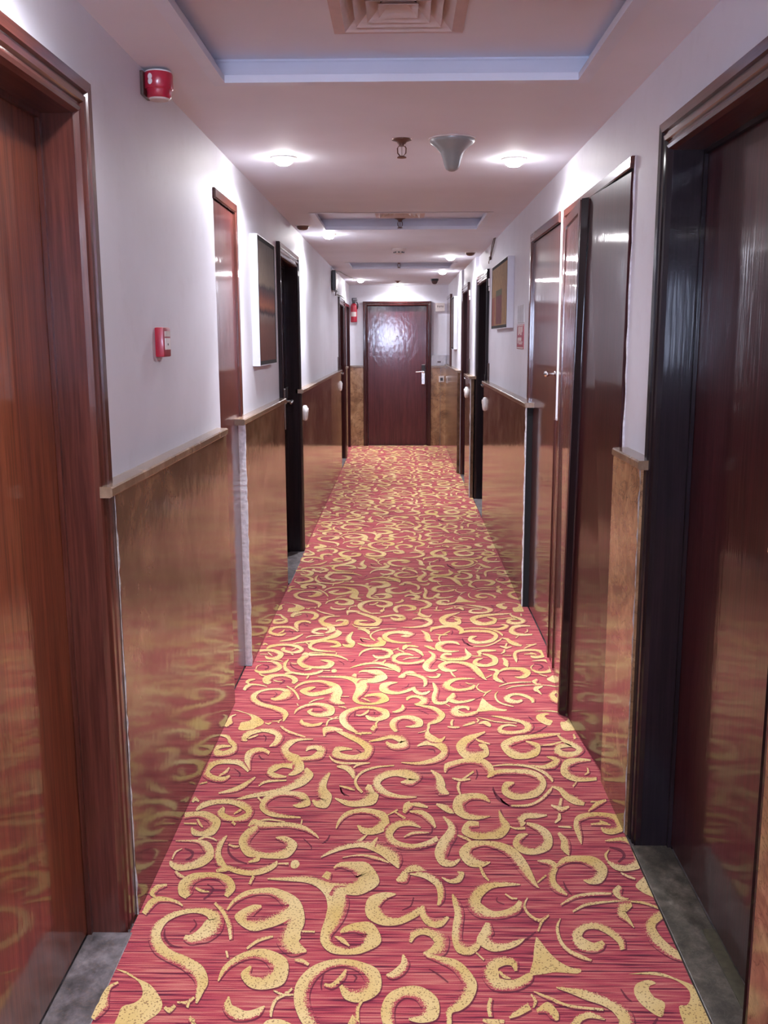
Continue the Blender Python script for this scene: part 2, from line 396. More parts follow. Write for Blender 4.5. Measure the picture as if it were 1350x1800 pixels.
def room_door(side, xw, y0, y1, zt, recess, latch_far=True, leaf='wood_dark', frame='wood_frame', top='wood_frame_top', xt=None, th='granite', lockz=1.12):
    DN[0] += 1
    d = struct(empty('door_%d' % DN[0], (side*(xw+recess), (y0+y1)/2, 0)))
    sweep_frame(side, xw, y0, y1, zt, recess+0.03, CAS, d, (frame, top))
    xl = side*(xw+recess)
    bm = B(); box(bm, xl, xl+side*0.04, y0+0.003, y1-0.003, 0.006, zt-0.003, 0.0015); lfo = obj('leaf', bm, M[leaf], d)
    bm = B()                                            # stop bead around the leaf
    for a in ((y0, y0+0.012, 0, zt), (y1-0.012, y1, 0, zt), (y0+0.012, y1-0.012, zt-0.012, zt)):
        box(bm, xl-side*0.001, xl-side*0.012, a[0], a[1], a[2], a[3])
    obj('door_stop', bm, M[frame], d)
    ly = y1-0.075 if latch_far else y0+0.045
    lock(lfo, side, xl, ly, -1 if latch_far else 1, lockz, None if latch_far else 0.09)
    if xl < 0.8: bm = B(); lathe(bm, [(0.009, 0), (0.009, -side*0.004), (0.005, -side*0.006)], (xl, (y0+y1)/2, 1.52), 'X', 12); obj('peephole', bm, M['brass_dark'], lfo)
    bm = B(); box(bm, side*(xt if xt else xw-0.025), side*(xw+recess-0.001), y0-0.001, y1+0.001, -0.012, 0.001, 0.002); obj('threshold', bm, M[th], d)
    return d
d1 = room_door(-1, 0.75, 1.36, 2.27, 2.06, 0.082, latch_far=False, leaf='wood_red', xt=0.715)
d2 = room_door(-1, 0.75, 5.95, 6.88, 2.05, 0.085, frame='wood_black', leaf='wood_dark', xt=0.715)
d3 = room_door(-1, 0.75, 11.58, 12.52, 1.97, 0.06, frame='wood_dark', leaf='wood_dark', xt=0.725)
d4 = room_door(1, 0.745, 1.82, 2.728, 2.055, 0.09, latch_far=False, frame='wood_black', leaf='wood_maroon', xt=0.715, th='granite_green')
boxo('door_sill', M['sill'], d4, 0.800, 0.834, 1.825, 2.30, -0.002, 0.004)
d5 = room_door(1, 0.745, 8.30, 9.25, 2.05, 0.085, frame='wood_black', leaf='wood_dark', xt=0.715)
d6 = room_door(1, 0.712, 10.16, 10.97, 2.05, 0.07, frame='wood_dark', leaf='wood_dark', xt=0.685)

# end-of-corridor door
DN[0] += 1
de = struct(empty('door_%d' % DN[0], (-0.06, 14.03, 0)))
def sweep_end(x0, x1, zt, par):
    pr = [(0.0, -0.12), (0.0, 0.004), (0.006, 0.016), (0.016, 0.018), (0.02, 0.012), (0.028, 0.012), (0.033, 0.02), (0.055, 0.022), (0.062, 0.018), (0.062, -0.03)]
    yw = 14.03
    def P(u, v, k): return {0: (x0-u, yw-v, -0.01), 1: (x0-u, yw-v, zt+u), 2: (x1+u, yw-v, zt+u), 3: (x1+u, yw-v, -0.01)}[k]
    for k, nm in ((0, 'jamb'), (1, 'head'), (2, 'jamb')):
        bm = B(); a = [bm.verts.new(P(u, v, k)) for u, v in pr]; b = [bm.verts.new(P(u, v, k+1)) for u, v in pr]
        for i in range(len(pr)-1): bm.faces.new((a[i], a[i+1], b[i+1], b[i]))
        bm.faces.new((a[-1], a[0], b[0], b[-1])); obj(nm, bm, M['wood_dark'], par)
sweep_end(-0.49, 0.374, 2.032, de)
bm = B(); box(bm, -0.487, 0.371, 14.09, 14.13, 0.006, 2.029, 0.002); elf = obj('leaf', bm, M['wood_end'], de)
bm = B(); box(bm, -0.487, 0.371, 14.085, 14.14, -0.012, 0.004); obj('threshold', bm, M['coping'], de)
bm = B(); box(bm, 0.298, 0.352, 14.076, 14.091, 0.90, 1.19, 0.005); obj('lock_plate', bm, M['chrome'], elf)
bm = B(); box(bm, 0.302, 0.350, 14.062, 14.078, 1.10, 1.185, 0.006); obj('card_reader', bm, M['black'], elf)
bm = B(); lathe(bm, [(0.022, 0), (0.022, -0.006), (0.01, -0.012), (0.01, -0.05)], (0.33, 14.077, 1.085), 'Y', 16)
tube(bm, [(0.33, 14.027, 1.085), (0.29, 14.025, 1.088), (0.215, 14.027, 1.08)], [0.011, 0.01, 0.008], 10); obj('handle', bm, M['chrome'], elf, True)
bm = B(); lathe(bm, [(0.012, 0), (0.012, -0.005), (0.006, -0.007)], (-0.058, 14.09, 1.60), 'Y', 12); obj('peephole', bm, M['brass_dark'], elf)

# flush service-shaft doors
FL = [(0.0, -0.004), (0.0, 0.008), (0.004, 0.012), (0.036, 0.012), (0.04, 0.008), (0.04, -0.01)]
def flush(side, xw, y0, y1, zt, prof, frame, top, leaves, leafmat, xleaf=None, near=True):
    DN[0] += 1
    d = struct(empty('door_%d' % DN[0], (side*xw, (y0+y1)/2, 0)))
    sweep_frame(side, xw, y0, y1, zt, 0.03, prof, d, (frame, top), near)
    xl = xw if xleaf is None else xleaf
    for a, b in leaves:
        bm = B(); box(bm, side*xl, side*(xl+0.03), a+0.002, b-0.002, 0.008, zt-0.004, 0.0015); obj('leaf', bm, M[leafmat], d)
    return d
d8 = flush(-1, 0.75, 3.931, 4.40, 2.11, FL, 'wood_frame', 'wood_frame_top', [(3.931, 4.40)], 'wood_duct', 0.752, False)
d9 = flush(1, 0.745, 4.602, 5.54, 2.085, [(0, -.004), (0, .008), (.004, .012), (.044, .012), (.05, .008), (.05, -.01)], 'wood_frame', 'wood_frame_top', [(4.602, 5.54)], 'wood_duct', 0.748, False)
bm = B(); lathe(bm, [(0.014, 0), (0.014, -0.004), (0.007, -0.008), (0.007, -0.028), (0.012, -0.034), (0.016, -0.045), (0.012, -0.054), (0.004, -0.057)], (0.745, 4.635, 1.385), 'X', 16); obj('knob', bm, M['chrome'], d9, True)
DN[0] += 1                       # wide double-leaf shaft door, both leaves a little ajar
d10 = struct(empty('door_%d' % DN[0], (0.745, 3.8, 0)))
sweep_frame(1, 0.745, 3.182, 4.41, 2.085, 0.06, [(0, 0.0), (0.0, 0.012), (0.004, 0.016), (0.034, 0.016), (0.038, 0.01), (0.038, -0.01)], d10, ('wood_frame', 'wood_frame_top'), False)
bead(WR, 1, 0.7415, 0.746, 3.172, 2.12, 0.006, 8)
def leaf_between(p0, p1, t, z0, z1, mat, par, name='leaf', lean=(0, 0)):
    """vertical board whose corridor face runs p0 -> p1 (x, y)"""
    bm = B(); a, b = Vector(p0), Vector(p1); dv = (b-a).normalized(); n = Vector((dv.y, -dv.x))
    if n.x < 0: n = -n
    c, d_ = b+n*t, a+n*t
    lo = [bm.verts.new((q.x, q.y, z0)) for q in (a, b, c, d_)]; hi = [bm.verts.new((q.x+l_, q.y, z1)) for q, l_ in ((a, lean[0]), (b, lean[1]), (c, lean[1]), (d_, lean[0]))]
    for k in range(4): bm.faces.new((lo[k], lo[(k+1) % 4], hi[(k+1) % 4], hi[k]))
    bm.faces.new(lo); bm.faces.new(hi[::-1])
    bmesh.ops.bevel(bm, geom=list(bm.edges), offset=0.0012, segments=1, affect='EDGES')
    return obj(name, bm, M[mat], par)
leaf_between((0.727, 3.184), (0.690, 3.735), 0.03, 0.006, 2.075, 'wood_maroon', d10, lean=(0.008, 0.022))
lf = leaf_between((0.662, 3.775), (0.732, 4.405), 0.036, 0.006, 2.075, 'wood_duct', d10, lean=(0.026, 0.0))
leaf_between((0.6615, 3.7735), (0.6625, 3.7742), 0.0365, 0.006, 2.076, 'wood_black', lf, 'edge_strip', (0.026, 0.026))
# raised lipping round the ajar leaf and its hinge-side cover strip
def on_leaf(s): return (0.662+(0.732-0.662)*s, 3.775+(4.405-3.775)*s)
a0, a1 = on_leaf(0.0), on_leaf(0.09); leaf_between((a0[0]-.006, a0[1]), (a1[0]-.006, a1[1]), 0.007, 0.01, 2.072, 'wood_frame', lf, 'lipping', (0.026, 0.0235))
a0, a1 = on_leaf(0.86), on_leaf(0.97); leaf_between((a0[0]-.006, a0[1]), (a1[0]-.006, a1[1]), 0.007, 0.01, 2.072, 'wood_frame', lf, 'lipping', (0.0036, 0.0008))
a0, a1 = on_leaf(0.09), on_leaf(0.86); leaf_between((a0[0]+.017, a0[1]), (a1[0]-.003, a1[1]), 0.007, 2.03, 2.072, 'wood_frame', lf, 'lipping', (0.0006, 0.0))
bm = B(); tube(bm, [(0.719, 3.768, 2.06), (0.717, 3.766, 2.0), (0.714, 3.766, 1.90), (0.709, 3.766, 1.83), (0.705, 3.766, 1.78)], [0.0025, .002, .002, .004, .003], 6); obj('latch_rod', bm, M['chrome'], lf)
# varnished filler board between the two shaft doors, under dado height
boxo('filler_board', M['wood_duct'], WR, 0.728, 0.75, 4.452, 4.572, 0.0, 1.175)
boxo('filler_board', M['wood_frame'], WR, 0.722, 0.732, 4.50, 4.512, 0.0, 1.175)
d11 = flush(-1, 0.75, 12.96, 13.88, 2.0, FL, 'wood_dark', 'wood_dark', [(12.96, 13.88)], 'wood_duct', 0.79)
DN[0] += 1
d12 = struct(empty('door_%d' % DN[0], (0.68, 13.6, 1.2)))
bm = B(); box(bm, 0.66, 0.685, 13.05, 13.98, 1.2, 2.11, 0.002); obj('leaf', bm, M['wood_duct'], d12)
bm = B(); box(bm, 0.655, 0.69, 13.00, 13.05, 1.2, 2.15, 0.002); box(bm, 0.655, 0.69, 13.05, 13.98, 2.11, 2.15, 0.002); obj('jamb', bm, M['wood_frame'], d12)

# ------------------------------------------------------------------ ceiling fittings
rings = {}
def downlight(x, y, lit, label, e=None, z=CZ):
    t = thing('downlight' if lit else 'unlit_downlight', label, 'light', (x, y, z), 'recessed ceiling downlights')
    bm = B(); lathe(bm, [(0.056, 0.0), (0.056, -0.004), (0.050, -0.007), (0.046, -0.004), (0.045, -0.0015), (0.045, -0.0005)], (x, y, z), 'Z', 28)
    obj('trim_ring', bm, M['white_plastic' if lit else 'cream_plastic'], t, True)
    bm = B(); lathe(bm, [(0.043, -0.001), (0.042, -0.012), (0.036, -0.023), (0.024, -0.031), (0.010, -0.034), (0.002, -0.0345)], (x, y, z), 'Z', 24)
    obj('lens', bm, M['lamp'] if lit else M['brass_dark'], t, True)
    if lit:
        for en, sz, bl in ((SPOT_W*(e or 1), 80, 1.0), (WIDE_W*(e or 1), 165, 0.35)):
            lo = bpy.data.objects.new('downlight_beam', spot(en, sz, bl)); COL.objects.link(lo)
            lo.parent = t; lo.location = (0, 0, -0.038)
    return t
downlight(-0.507, 4.29, True, 'lit ceiling downlight nearest on the left, beyond the big ceiling tray')
downlight(0.494, 4.36, True, 'lit ceiling downlight nearest on the right, right of the bell-shaped fitting')
downlight(-0.539, 7.33, True, 'lit downlight on the left, just past the second ceiling tray')
downlight(0.471, 9.31, True, 'lit downlight on the right between second and third ceiling trays')
downlight(0.48, 11.30, True, 'lit downlight on the right, just past the third ceiling tray')
downlight(-0.531, 12.81, True, 'lit downlight at the far left, near the fire extinguisher')
downlight(-0.02, 13.80, True, 'lit downlight right above the door at the corridor end', 0.7)
downlight(-0.507, 1.72, True, 'lit downlight above the nearest left door, outside the picture', 0.6)
downlight(0.50, -0.3, True, 'added fill downlight behind the camera on the right')  # unseen lamp, added to raise the corridor's ambient light
downlight(-0.507, -1.9, True, 'added fill downlight behind the camera on the left')  # second unseen lamp added for ambient fill from behind
downlight(-0.675, 6.75, False, 'unlit small downlight at the left wall above the black-framed door')
downlight(0.625, 8.85, False, 'unlit small downlight at the right wall above the far black-framed door')

def diffuser(c, y0, y1, label):
    t = thing('ceiling_diffuser', label, 'vent', (c, (y0+y1)/2, TZ), 'air diffusers in the ceiling trays')
    h = (y1-y0)/2; cy = (y0+y1)/2
    def ring(bm, a, z0, b, z1, th=0.0012):
        v = []
        for (s, z) in ((a, z0), (b, z1), (b, z1+th), (a, z0+th)):
            v.append([bm.verts.new((c+sx*s, cy+sy*s, z)) for sx, sy in ((-1, -1), (1, -1), (1, 1), (-1, 1))])
        for i in range(4):
            p, q = v[i], v[(i+1) % 4]
            for k in range(4): bm.faces.new((p[k], p[(k+1) % 4], q[(k+1) % 4], q[k]))
    bm = B(); ring(bm, h, TZ-0.004, h-0.032, TZ-0.010, 0.004); obj('flange', bm, M['vent_rim'], t)
    for k in range(4):
        a = h-0.032-0.032*k
        bm = B(); ring(bm, a, TZ-0.010+0.002*k, a-0.036, TZ+0.022+0.002*k); obj('louvre', bm, M['vent'], t)
    bm = B(); box(bm, c-h+.022, c+h-.022, cy-h+.022, cy+h-.022, TZ+0.055, TZ+0.06); obj('duct_back', bm, M['black_and_shade'], t)
    bm = B(); box(bm, c-0.03, c+0.03, cy-0.004, cy+0.004, TZ+0.02, TZ+0.03); box(bm, c-0.012, c+0.012, cy-0.012, cy+0.012, TZ+0.022, TZ+0.034); obj('damper_screw', bm, M['chrome'], t)
diffuser(-0.007, 2.50, 2.86, 'square stepped air diffuser in the nearest ceiling tray')
diffuser(-0.007, 6.62, 6.96, 'square air diffuser in the second ceiling tray down the corridor')

def sprinkler(x, y, z, label):
    t = thing('fire_sprinkler', label, 'sprinkler', (x, y, z), 'pendent fire sprinklers')
    bm = B(); lathe(bm, [(0.040, 0), (0.039, -0.004), (0.020, -0.011), (0.014, -0.020), (0.013, -0.026)], (x, y, z), 'Z', 24); obj('escutcheon', bm, M['brass_dark'], t, True)
    bm = B()
    for s in (-1, 1): tube(bm, [(x+s*0.010, y, z-0.022), (x+s*0.017, y, z-0.034), (x+s*0.016, y, z-0.052), (x+s*0.004, y, z-0.066)], 0.0028, 6)
    obj('yoke', bm, M['brass_dark'], t, True)
    bm = B(); tube(bm, [(x, y, z-0.024), (x, y, z-0.064)], 0.003, 8); obj('bulb', bm, M['chrome'], t, True)
    bm = B(); lathe(bm, [(0.006, -0.062), (0.017, -0.066), (0.019, -0.070), (0.004, -0.072)], (x, y, z), 'Z', 20); obj('deflector', bm, M['brass_dark'], t, True)
sprinkler(0.003, 3.93, CZ, 'dark fire sprinkler beside the bell-shaped fitting, nearest one')
sprinkler(-0.007, 7.0, TZ, 'dark fire sprinkler at the far edge of the second ceiling tray')
sprinkler(-0.022, 10.80, TZ, 'dark fire sprinkler at the far edge of the third ceiling tray')
sprinkler(-0.046, 13.1, CZ, 'dark fire sprinkler just in front of the last downlight')

t = thing('bell_shaped_fitting', 'pale grey bell-shaped opal glass fitting hanging from the ceiling', 'light fitting', (0.201, 3.93, CZ))
bm = B(); lathe(bm, [(0.088, 0), (0.089, -0.008), (0.084, -0.018), (0.062, -0.034), (0.046, -0.052), (0.037, -0.075), (0.031, -0.100), (0.024, -0.114), (0.012, -0.121), (0.002, -0.123)], (0.201, 3.93, CZ), 'Z', 40); obj('shade', bm, M['opal'], t, True)
bm = B(); lathe(bm, [(0.092, 0.0), (0.092, -0.004), (0.084, -0.006)], (0.201, 3.93, CZ), 'Z', 40); obj('base_ring', bm, M['cream_plastic'], t, True)

t = thing('smoke_detector', 'small pale smoke detector on the ceiling between second and third trays', 'detector', (-0.019, 8.48, CZ))
bm = B(); lathe(bm, [(0.062, 0), (0.062, -0.012), (0.052, -0.022), (0.045, -0.026)], (-0.019, 8.48, CZ), 'Z', 28); obj('base', bm, M['cream_plastic'], t, True)
bm = B(); lathe(bm, [(0.040, -0.026), (0.038, -0.040), (0.025, -0.046), (0.003, -0.047)], (-0.019, 8.48, CZ), 'Z', 28); obj('chamber', bm, M['cream_plastic'], t, True)
bm = B()
for k in range(8):
    a = k*math.pi/4; box(bm, -0.019+0.041*math.cos(a)-.006, -0.019+0.041*math.cos(a)+.006, 8.48+0.041*math.sin(a)-.006, 8.48+0.041*math.sin(a)+.006, CZ-0.038, CZ-0.028)
obj('vents', bm, M['black'], t)

t = thing('security_camera', 'small black dome security camera on the ceiling near the end', 'camera', (0.435, 12.65, CZ))
bm = B(); lathe(bm, [(0.052, 0), (0.052, -0.022), (0.046, -0.030)], (0.435, 12.65, CZ), 'Z', 24); obj('base', bm, M['black'], t, True)
bm = B(); lathe(bm, [(0.040, -0.030), (0.038, -0.045), (0.028, -0.060), (0.014, -0.068), (0.002, -0.070)], (0.435, 12.65, CZ), 'Z', 24); obj('dome', bm, M['rubber'], t, True)

# ------------------------------------------------------------------ wall fittings
# red sounder near the ceiling, left
sx, sy, sz = -0.706, 2.93, 2.318
K = 0.80
t = thing('fire_alarm_sounder', 'round red fire alarm sounder high on the left wall by the ceiling', 'alarm', (sx, sy, sz))
bm = B(); lathe(bm, [(r_*K, z_*K) for r_, z_ in [(0.050, -0.006), (0.052, -0.012), (0.052, -0.058), (0.049, -0.062)]], (sx, sy, sz), 'Z', 36); obj('body', bm, M['red'], t, True)
bm = B(); lathe(bm, [(r_*K, z_*K) for r_, z_ in [(0.046, 0.0), (0.049, -0.003), (0.049, -0.007)]], (sx, sy, sz), 'Z', 36); obj('top_ring', bm, M['white_plastic'], t, True)
bm = B(); lathe(bm, [(r_*K, z_*K) for r_, z_ in [(0.047, -0.062), (0.044, -0.068), (0.044, -0.086), (0.039, -0.092)]], (sx, sy, sz), 'Z', 36); obj('lower_ring', bm, M['red'], t, True)
bm = B(); lathe(bm, [(r_*K, z_*K) for r_, z_ in [(0.038, -0.092), (0.034, -0.097), (0.002, -0.100)]], (sx, sy, sz), 'Z', 32); obj('lens', bm, M['cream_plastic'], t, True)
bm = B(); box(bm, -0.752, -0.741, sy-0.04, sy+0.04, sz-0.070, sz-0.004, 0.003); obj('back_plate', bm, M['plaque'], t)
# label wrapped on the sounder: two stacked white ovals
bm = B()
for zc in (-0.026, -0.042):
    an = math.radians(-112); R = 0.0526*K; n = 14; vs = []
    for k in range(n):
        q = 2*math.pi*k/n; da = 0.0075*math.cos(q)/R; vs.append(bm.verts.new((sx+R*math.cos(an+da), sy+R*math.sin(an+da), sz+zc*K+0.0088*math.sin(q))))
    bm.faces.new(vs)
obj('label', bm, M['white_plastic'], t)

t = thing('fire_call_point', 'small red manual call point on the left wall beyond the nearest door', 'call point', (-0.75, 2.96, 1.50))
bm = B(); box(bm, -0.751, -0.723, 2.925, 3.015, 1.500, 1.590, 0.006); obj('housing', bm, M['red_bright'], t, True)
bm = B(); box(bm, -0.7235, -0.7215, 2.938, 3.003, 1.522, 1.557, 0.0008); obj('glass', bm, M['white_plastic'], t)
bm = B(); box(bm, -0.7235, -0.7219, 2.938, 3.003, 1.562, 1.578, 0.0006); obj('label', bm, M['cream_plastic'], t)
bm = B(); lathe(bm, [(0.004, 0), (0.003, 0.001)], (-0.7215, 2.970, 1.538), 'X', 12); obj('dot', bm, M['black'], t)

def art_mat(name, kind):
    mt, nt, bs = new_mat(name)
    tc = N(nt, 'ShaderNodeTexCoord'); sep = N(nt, 'ShaderNodeSeparateXYZ'); L(nt, tc.outputs['Generated'], sep.inputs[0])
    y, z = sep.outputs['Y'], sep.outputs['Z']
    n = noise(nt, pos(nt, (8, 8, 5)), 3, 6, 0.7, 1.0)
    if kind == 1:
        zz = mth(nt, 'ADD', z, mth(nt, 'MULTIPLY', mth(nt, 'SUBTRACT', n, 0.5), 0.12))
        c = ramp(nt, zz, [(0.0, srgb(96, 58, 52)), (0.30, srgb(108, 72, 62)), (0.38, srgb(120, 104, 100)), (0.41, srgb(42, 28, 38)), (0.47, srgb(150, 90, 66)), (0.55, srgb(104, 58, 52)), (0.62, srgb(56, 42, 50)), (0.66, srgb(128, 116, 102)), (0.85, srgb(104, 92, 82)), (1.0, srgb(74, 64, 60))])
        c = mix(nt, 0.6, c, ramp(nt, noise(nt, pos(nt, (30, 30, 6)), 3, 5, 0.7), [(0.3, (0.55, 0.5, 0.5)), (0.7, (1.2, 1.15, 1.1))]), 'MULTIPLY')
    elif kind == 2:
        c = ramp(nt, n, [(0.25, srgb(92, 66, 44)), (0.5, srgb(134, 98, 58)), (0.75, srgb(150, 118, 74))])
        def rect(y0, y1, z0, z1):
            a = mth(nt, 'GREATER_THAN', y, y0); b = mth(nt, 'LESS_THAN', y, y1); d = mth(nt, 'GREATER_THAN', z, z0); e = mth(nt, 'LESS_THAN', z, z1)
            return mth(nt, 'MULTIPLY', mth(nt, 'MULTIPLY', a, b), mth(nt, 'MULTIPLY', d, e))
        red = ramp(nt, n, [(0.3, srgb(66, 20, 28)), (0.7, srgb(112, 54, 54))])
        c = mix(nt, rect(0.80, 1.0, 0.0, 0.50), c, ramp(nt, n, [(0.35, srgb(104, 40, 40)), (0.7, srgb(134, 78, 56))]))
        c = mix(nt, rect(0.32, 0.72, 0.02, 0.60), c, red)
        c = mix(nt, rect(0.32, 0.72, 0.50, 0.60), c, srgb(74, 72, 48))
    else:
        c = ramp(nt, n, [(0.35, srgb(58, 44, 46)), (0.5, srgb(92, 74, 70)), (0.65, srgb(126, 108, 98))])
    L(nt, c, bs.inputs['Base Color']); setp(bs, Roughness=0.65, Specular_IOR_Level=0.3)
    return mt
def painting(side, xw, xf, y0, y1, z0, z1, kind, label):
    t = thing('framed_painting', label, 'painting', (side*xw, (y0+y1)/2, z0), 'box-framed corridor paintings')
    X0, X1 = side*xw, side*xf; e = 0.004
    bm = B()
    for a in ((y0, y0+e, z0, z1), (y1-e, y1, z0, z1), (y0+e, y1-e, z0, z0+e), (y0+e, y1-e, z1-e, z1)):
        box(bm, X0, X1, a[0], a[1], a[2], a[3])
    obj('frame', bm, M['white_frame'], t)
    bm = B(); g = 0.020
    for a in ((y0+e, y0+e+g, z0+e, z1-e), (y1-e-g, y1-e, z0+e, z1-e), (y0+e+g, y1-e-g, z0+e, z0+e+g), (y0+e+g, y1-e-g, z1-e-g, z1-e)):
        box(bm, X1-side*(-0.0004), X1+side*0.01, a[0], a[1], a[2], a[3])
    obj('black_inner_edge', bm, M['black_and_shade'], t)
    bm = B(); box(bm, X1+side*0.002, X0-side*0.002, y0+e+g, y1-e-g, z0+e+g, z1-e-g); obj('canvas', bm, art_mat('abstract_painting_%d' % kind, kind), t)
    return t
painting(-1, 0.75, 0.712, 4.845, 5.50, 1.42, 2.07, 1, 'abstract brown landscape painting in a deep white frame, left wall')
painting(1, 0.745, 0.700, 6.43, 7.52, 1.625, 2.09, 2, 'ochre abstract painting with a dark red block in a white frame, right wall')
painting(1, 0.685, 0.644, 11.83, 12.45, 1.43, 2.07, 3, 'dark abstract painting in a white frame far down the right wall')

# two notice plates beside the ochre painting
t = thing('grey_notice', 'small grey metal notice plate above the red fire notice, right wall', 'sign', (0.745, 6.0, 1.65))
bm = B(); box(bm, 0.741, 0.746, 5.86, 6.17, 1.650, 1.757, 0.001); obj('plate', bm, M['steel_grey'], t)
t = thing('red_fire_notice', 'small red fire notice with pale print under the grey plate, right wall', 'sign', (0.745, 6.0, 1.49))
bm = B(); box(bm, 0.7415, 0.746, 5.86, 6.19, 1.490, 1.640, 0.001); obj('plate', bm, M['red'], t)
bm = B(); rnd = random.Random(3)
for y_, z_, wy, wz in ((6.10, 1.600, .02, .05), (6.05, 1.605, .012, .045), (5.985, 1.60, .02, .05), (5.93, 1.61, .014, .035), (6.04, 1.550, .08, .02), (6.0, 1.532, .10, .006), (6.0, 1.522, .08, .006), (6.13, 1.54, .015, .035), (6.02, 1.4975, .15, .008), (6.02, 1.634, .15, .005)):
    box(bm, 0.7405, 0.7416, y_-wy, y_+wy, z_-wz/2, z_+wz/2)
obj('printed_marks', bm, M['cream_plastic'], t)

def plaque(side, xw, y, label):
    t = thing('room_plaque', label, 'sign', (side*xw, y, 1.27), 'dark room plaques beside the doors')
    bm = B(); box(bm, side*(xw+0.001), side*(xw-0.010), y-0.045, y+0.045, 1.195, 1.352, 0.003); obj('plate', bm, M['plaque'], t)
    bm = B(); box(bm, side*(xw-0.010), side*(xw-0.0115), y-0.035, y+0.035, 1.315, 1.318); obj('border_line', bm, M['brass_dark'], t)
    bm = B(); box(bm, side*(xw-0.010), side*(xw-0.0115), y-0.035, y+0.035, 1.228, 1.231); obj('border_line', bm, M['brass_dark'], t)
plaque(-1, 0.75, 7.035, 'dark brown room plaque beside the black-framed door on the left')
plaque(1, 0.745, 8.14, 'dark brown room plaque beside the black-framed door on the right')
plaque(1, 0.712, 10.01, 'dark brown room plaque beside the farther door on the right')
plaque(-1, 0.75, 11.40, 'dark brown room plaque beside the far left door')
def bell(side, xw, y, label):
    t = thing('bell_push', label, 'doorbell', (side*xw, y, 1.01), 'oval bell pushes on the marble dado')
    bm = B(); lathe(bm, [(0.058, 0.0), (0.058, -side*0.008), (0.050, -side*0.016), (0.030, -side*0.021), (0.002, -side*0.022)], (side*xw, y, 1.01), 'X', 32, 0.85, 1.0); obj('cover', bm, M['white_plastic'], t, True)
    bm = B(); lathe(bm, [(0.018, -side*0.021), (0.017, -side*0.026), (0.002, -side*0.027)], (side*xw, y, 1.03), 'X', 20); obj('button', bm, M['cream_plastic'], t, True)
bell(-1, 0.722, 7.14, 'white oval bell push on the left dado beside the black-framed door')
bell(1, 0.71, 8.09, 'white oval bell push on the right dado beside the black-framed door')
bell(1, 0.676, 9.90, 'white oval bell push on the narrow dado between two right doors')
bell(-1, 0.722, 11.36, 'white oval bell push on the dado before the far left door')
for side, xw, y, lb in ((1, 0.745, 8.17, 'small white door sensor by the head of the nearer right black frame'), (1, 0.712, 10.02, 'small white door sensor by the head of the farther right frame')):
    t = thing('door_sensor', lb, 'sensor', (side*xw, y, 2.02), 'white door sensors')
    bm = B(); box(bm, side*(xw+.001), side*(xw-0.014), y-0.02, y+0.02, 1.99, 2.05, 0.003); obj('housing', bm, M['white_plastic'], t)
    bm = B(); box(bm, side*(xw+.001), side*(xw-0.010), y-0.018, y+0.018, 1.95, 1.985, 0.003); obj('magnet', bm, M['white_plastic'], t)

# dark exit-light box with its loose cable, left, far
t = thing('exit_light_box', 'thin dark emergency light box standing off the left wall near the ceiling', 'emergency light', (-0.75, 10.6, 2.06))
bm = B(); box(bm, -0.738, -0.700, 10.42, 10.78, 2.075, 2.285, 0.006); obj('housing', bm, M['black'], t)
bm = B(); box(bm, -0.7005, -0.697, 10.45, 10.75, 2.10, 2.26, 0.002); obj('diffuser_panel', bm, M['white_plastic'], t)
bm = B(); box(bm, -0.7505, -0.737, 10.5, 10.54, 2.16, 2.20); obj('bracket', bm, M['plaque'], t)
bm = B(); box(bm, -0.7505, -0.737, 10.68, 10.72, 2.16, 2.20); obj('bracket', bm, M['plaque'], t)
t = thing('loose_cable', 'thin dark cable running from the exit light box to the far left door', 'cable', (-0.74, 10.7, 2.07))
bm = B(); tube(bm, [(-0.72, 10.72, 2.066), (-0.728, 10.82, 2.050), (-0.740, 10.95, 2.045), (-0.741, 11.3, 2.070), (-0.735, 11.50, 2.066), (-0.718, 11.6, 2.066), (-0.718, 12.5, 2.066)], 0.006, 6); obj('cable', bm, M['rubber'], t, True)
bm = B(); tube(bm, [(-0.715, 10.80, 2.300), (-0.70, 11.2, 2.318), (-0.66, 11.9, 2.319), (-0.60, 12.6, 2.319)], 0.004, 6); obj('cable', bm, M['rubber'], t, True)

# looped cable high on the right wall
t = thing('hanging_cable_loop', 'looped dark cable hanging from the ceiling corner above the ochre painting', 'cable', (0.735, 7.7, 2.33))
bm = B(); tube(bm, [(0.730, 7.62, 2.327), (0.732, 7.72, 2.30), (0.735, 7.90, 2.255), (0.737, 8.04, 2.22), (0.738, 8.12, 2.205)], 0.0042, 8)
tube(bm, [(0.725, 7.66, 2.327), (0.722, 7.80, 2.285), (0.728, 7.96, 2.24), (0.735, 8.06, 2.215)], 0.0038, 8); obj('cable', bm, M['rubber'], t, True)
bm = B(); box(bm, 0.728, 0.744, 8.06, 8.14, 2.195, 2.222, 0.004); tube(bm, [(0.737, 8.12, 2.205), (0.735, 8.2, 2.19), (0.737, 8.22, 2.175)], 0.004, 6); obj('connector', bm, M['rubber'], t)

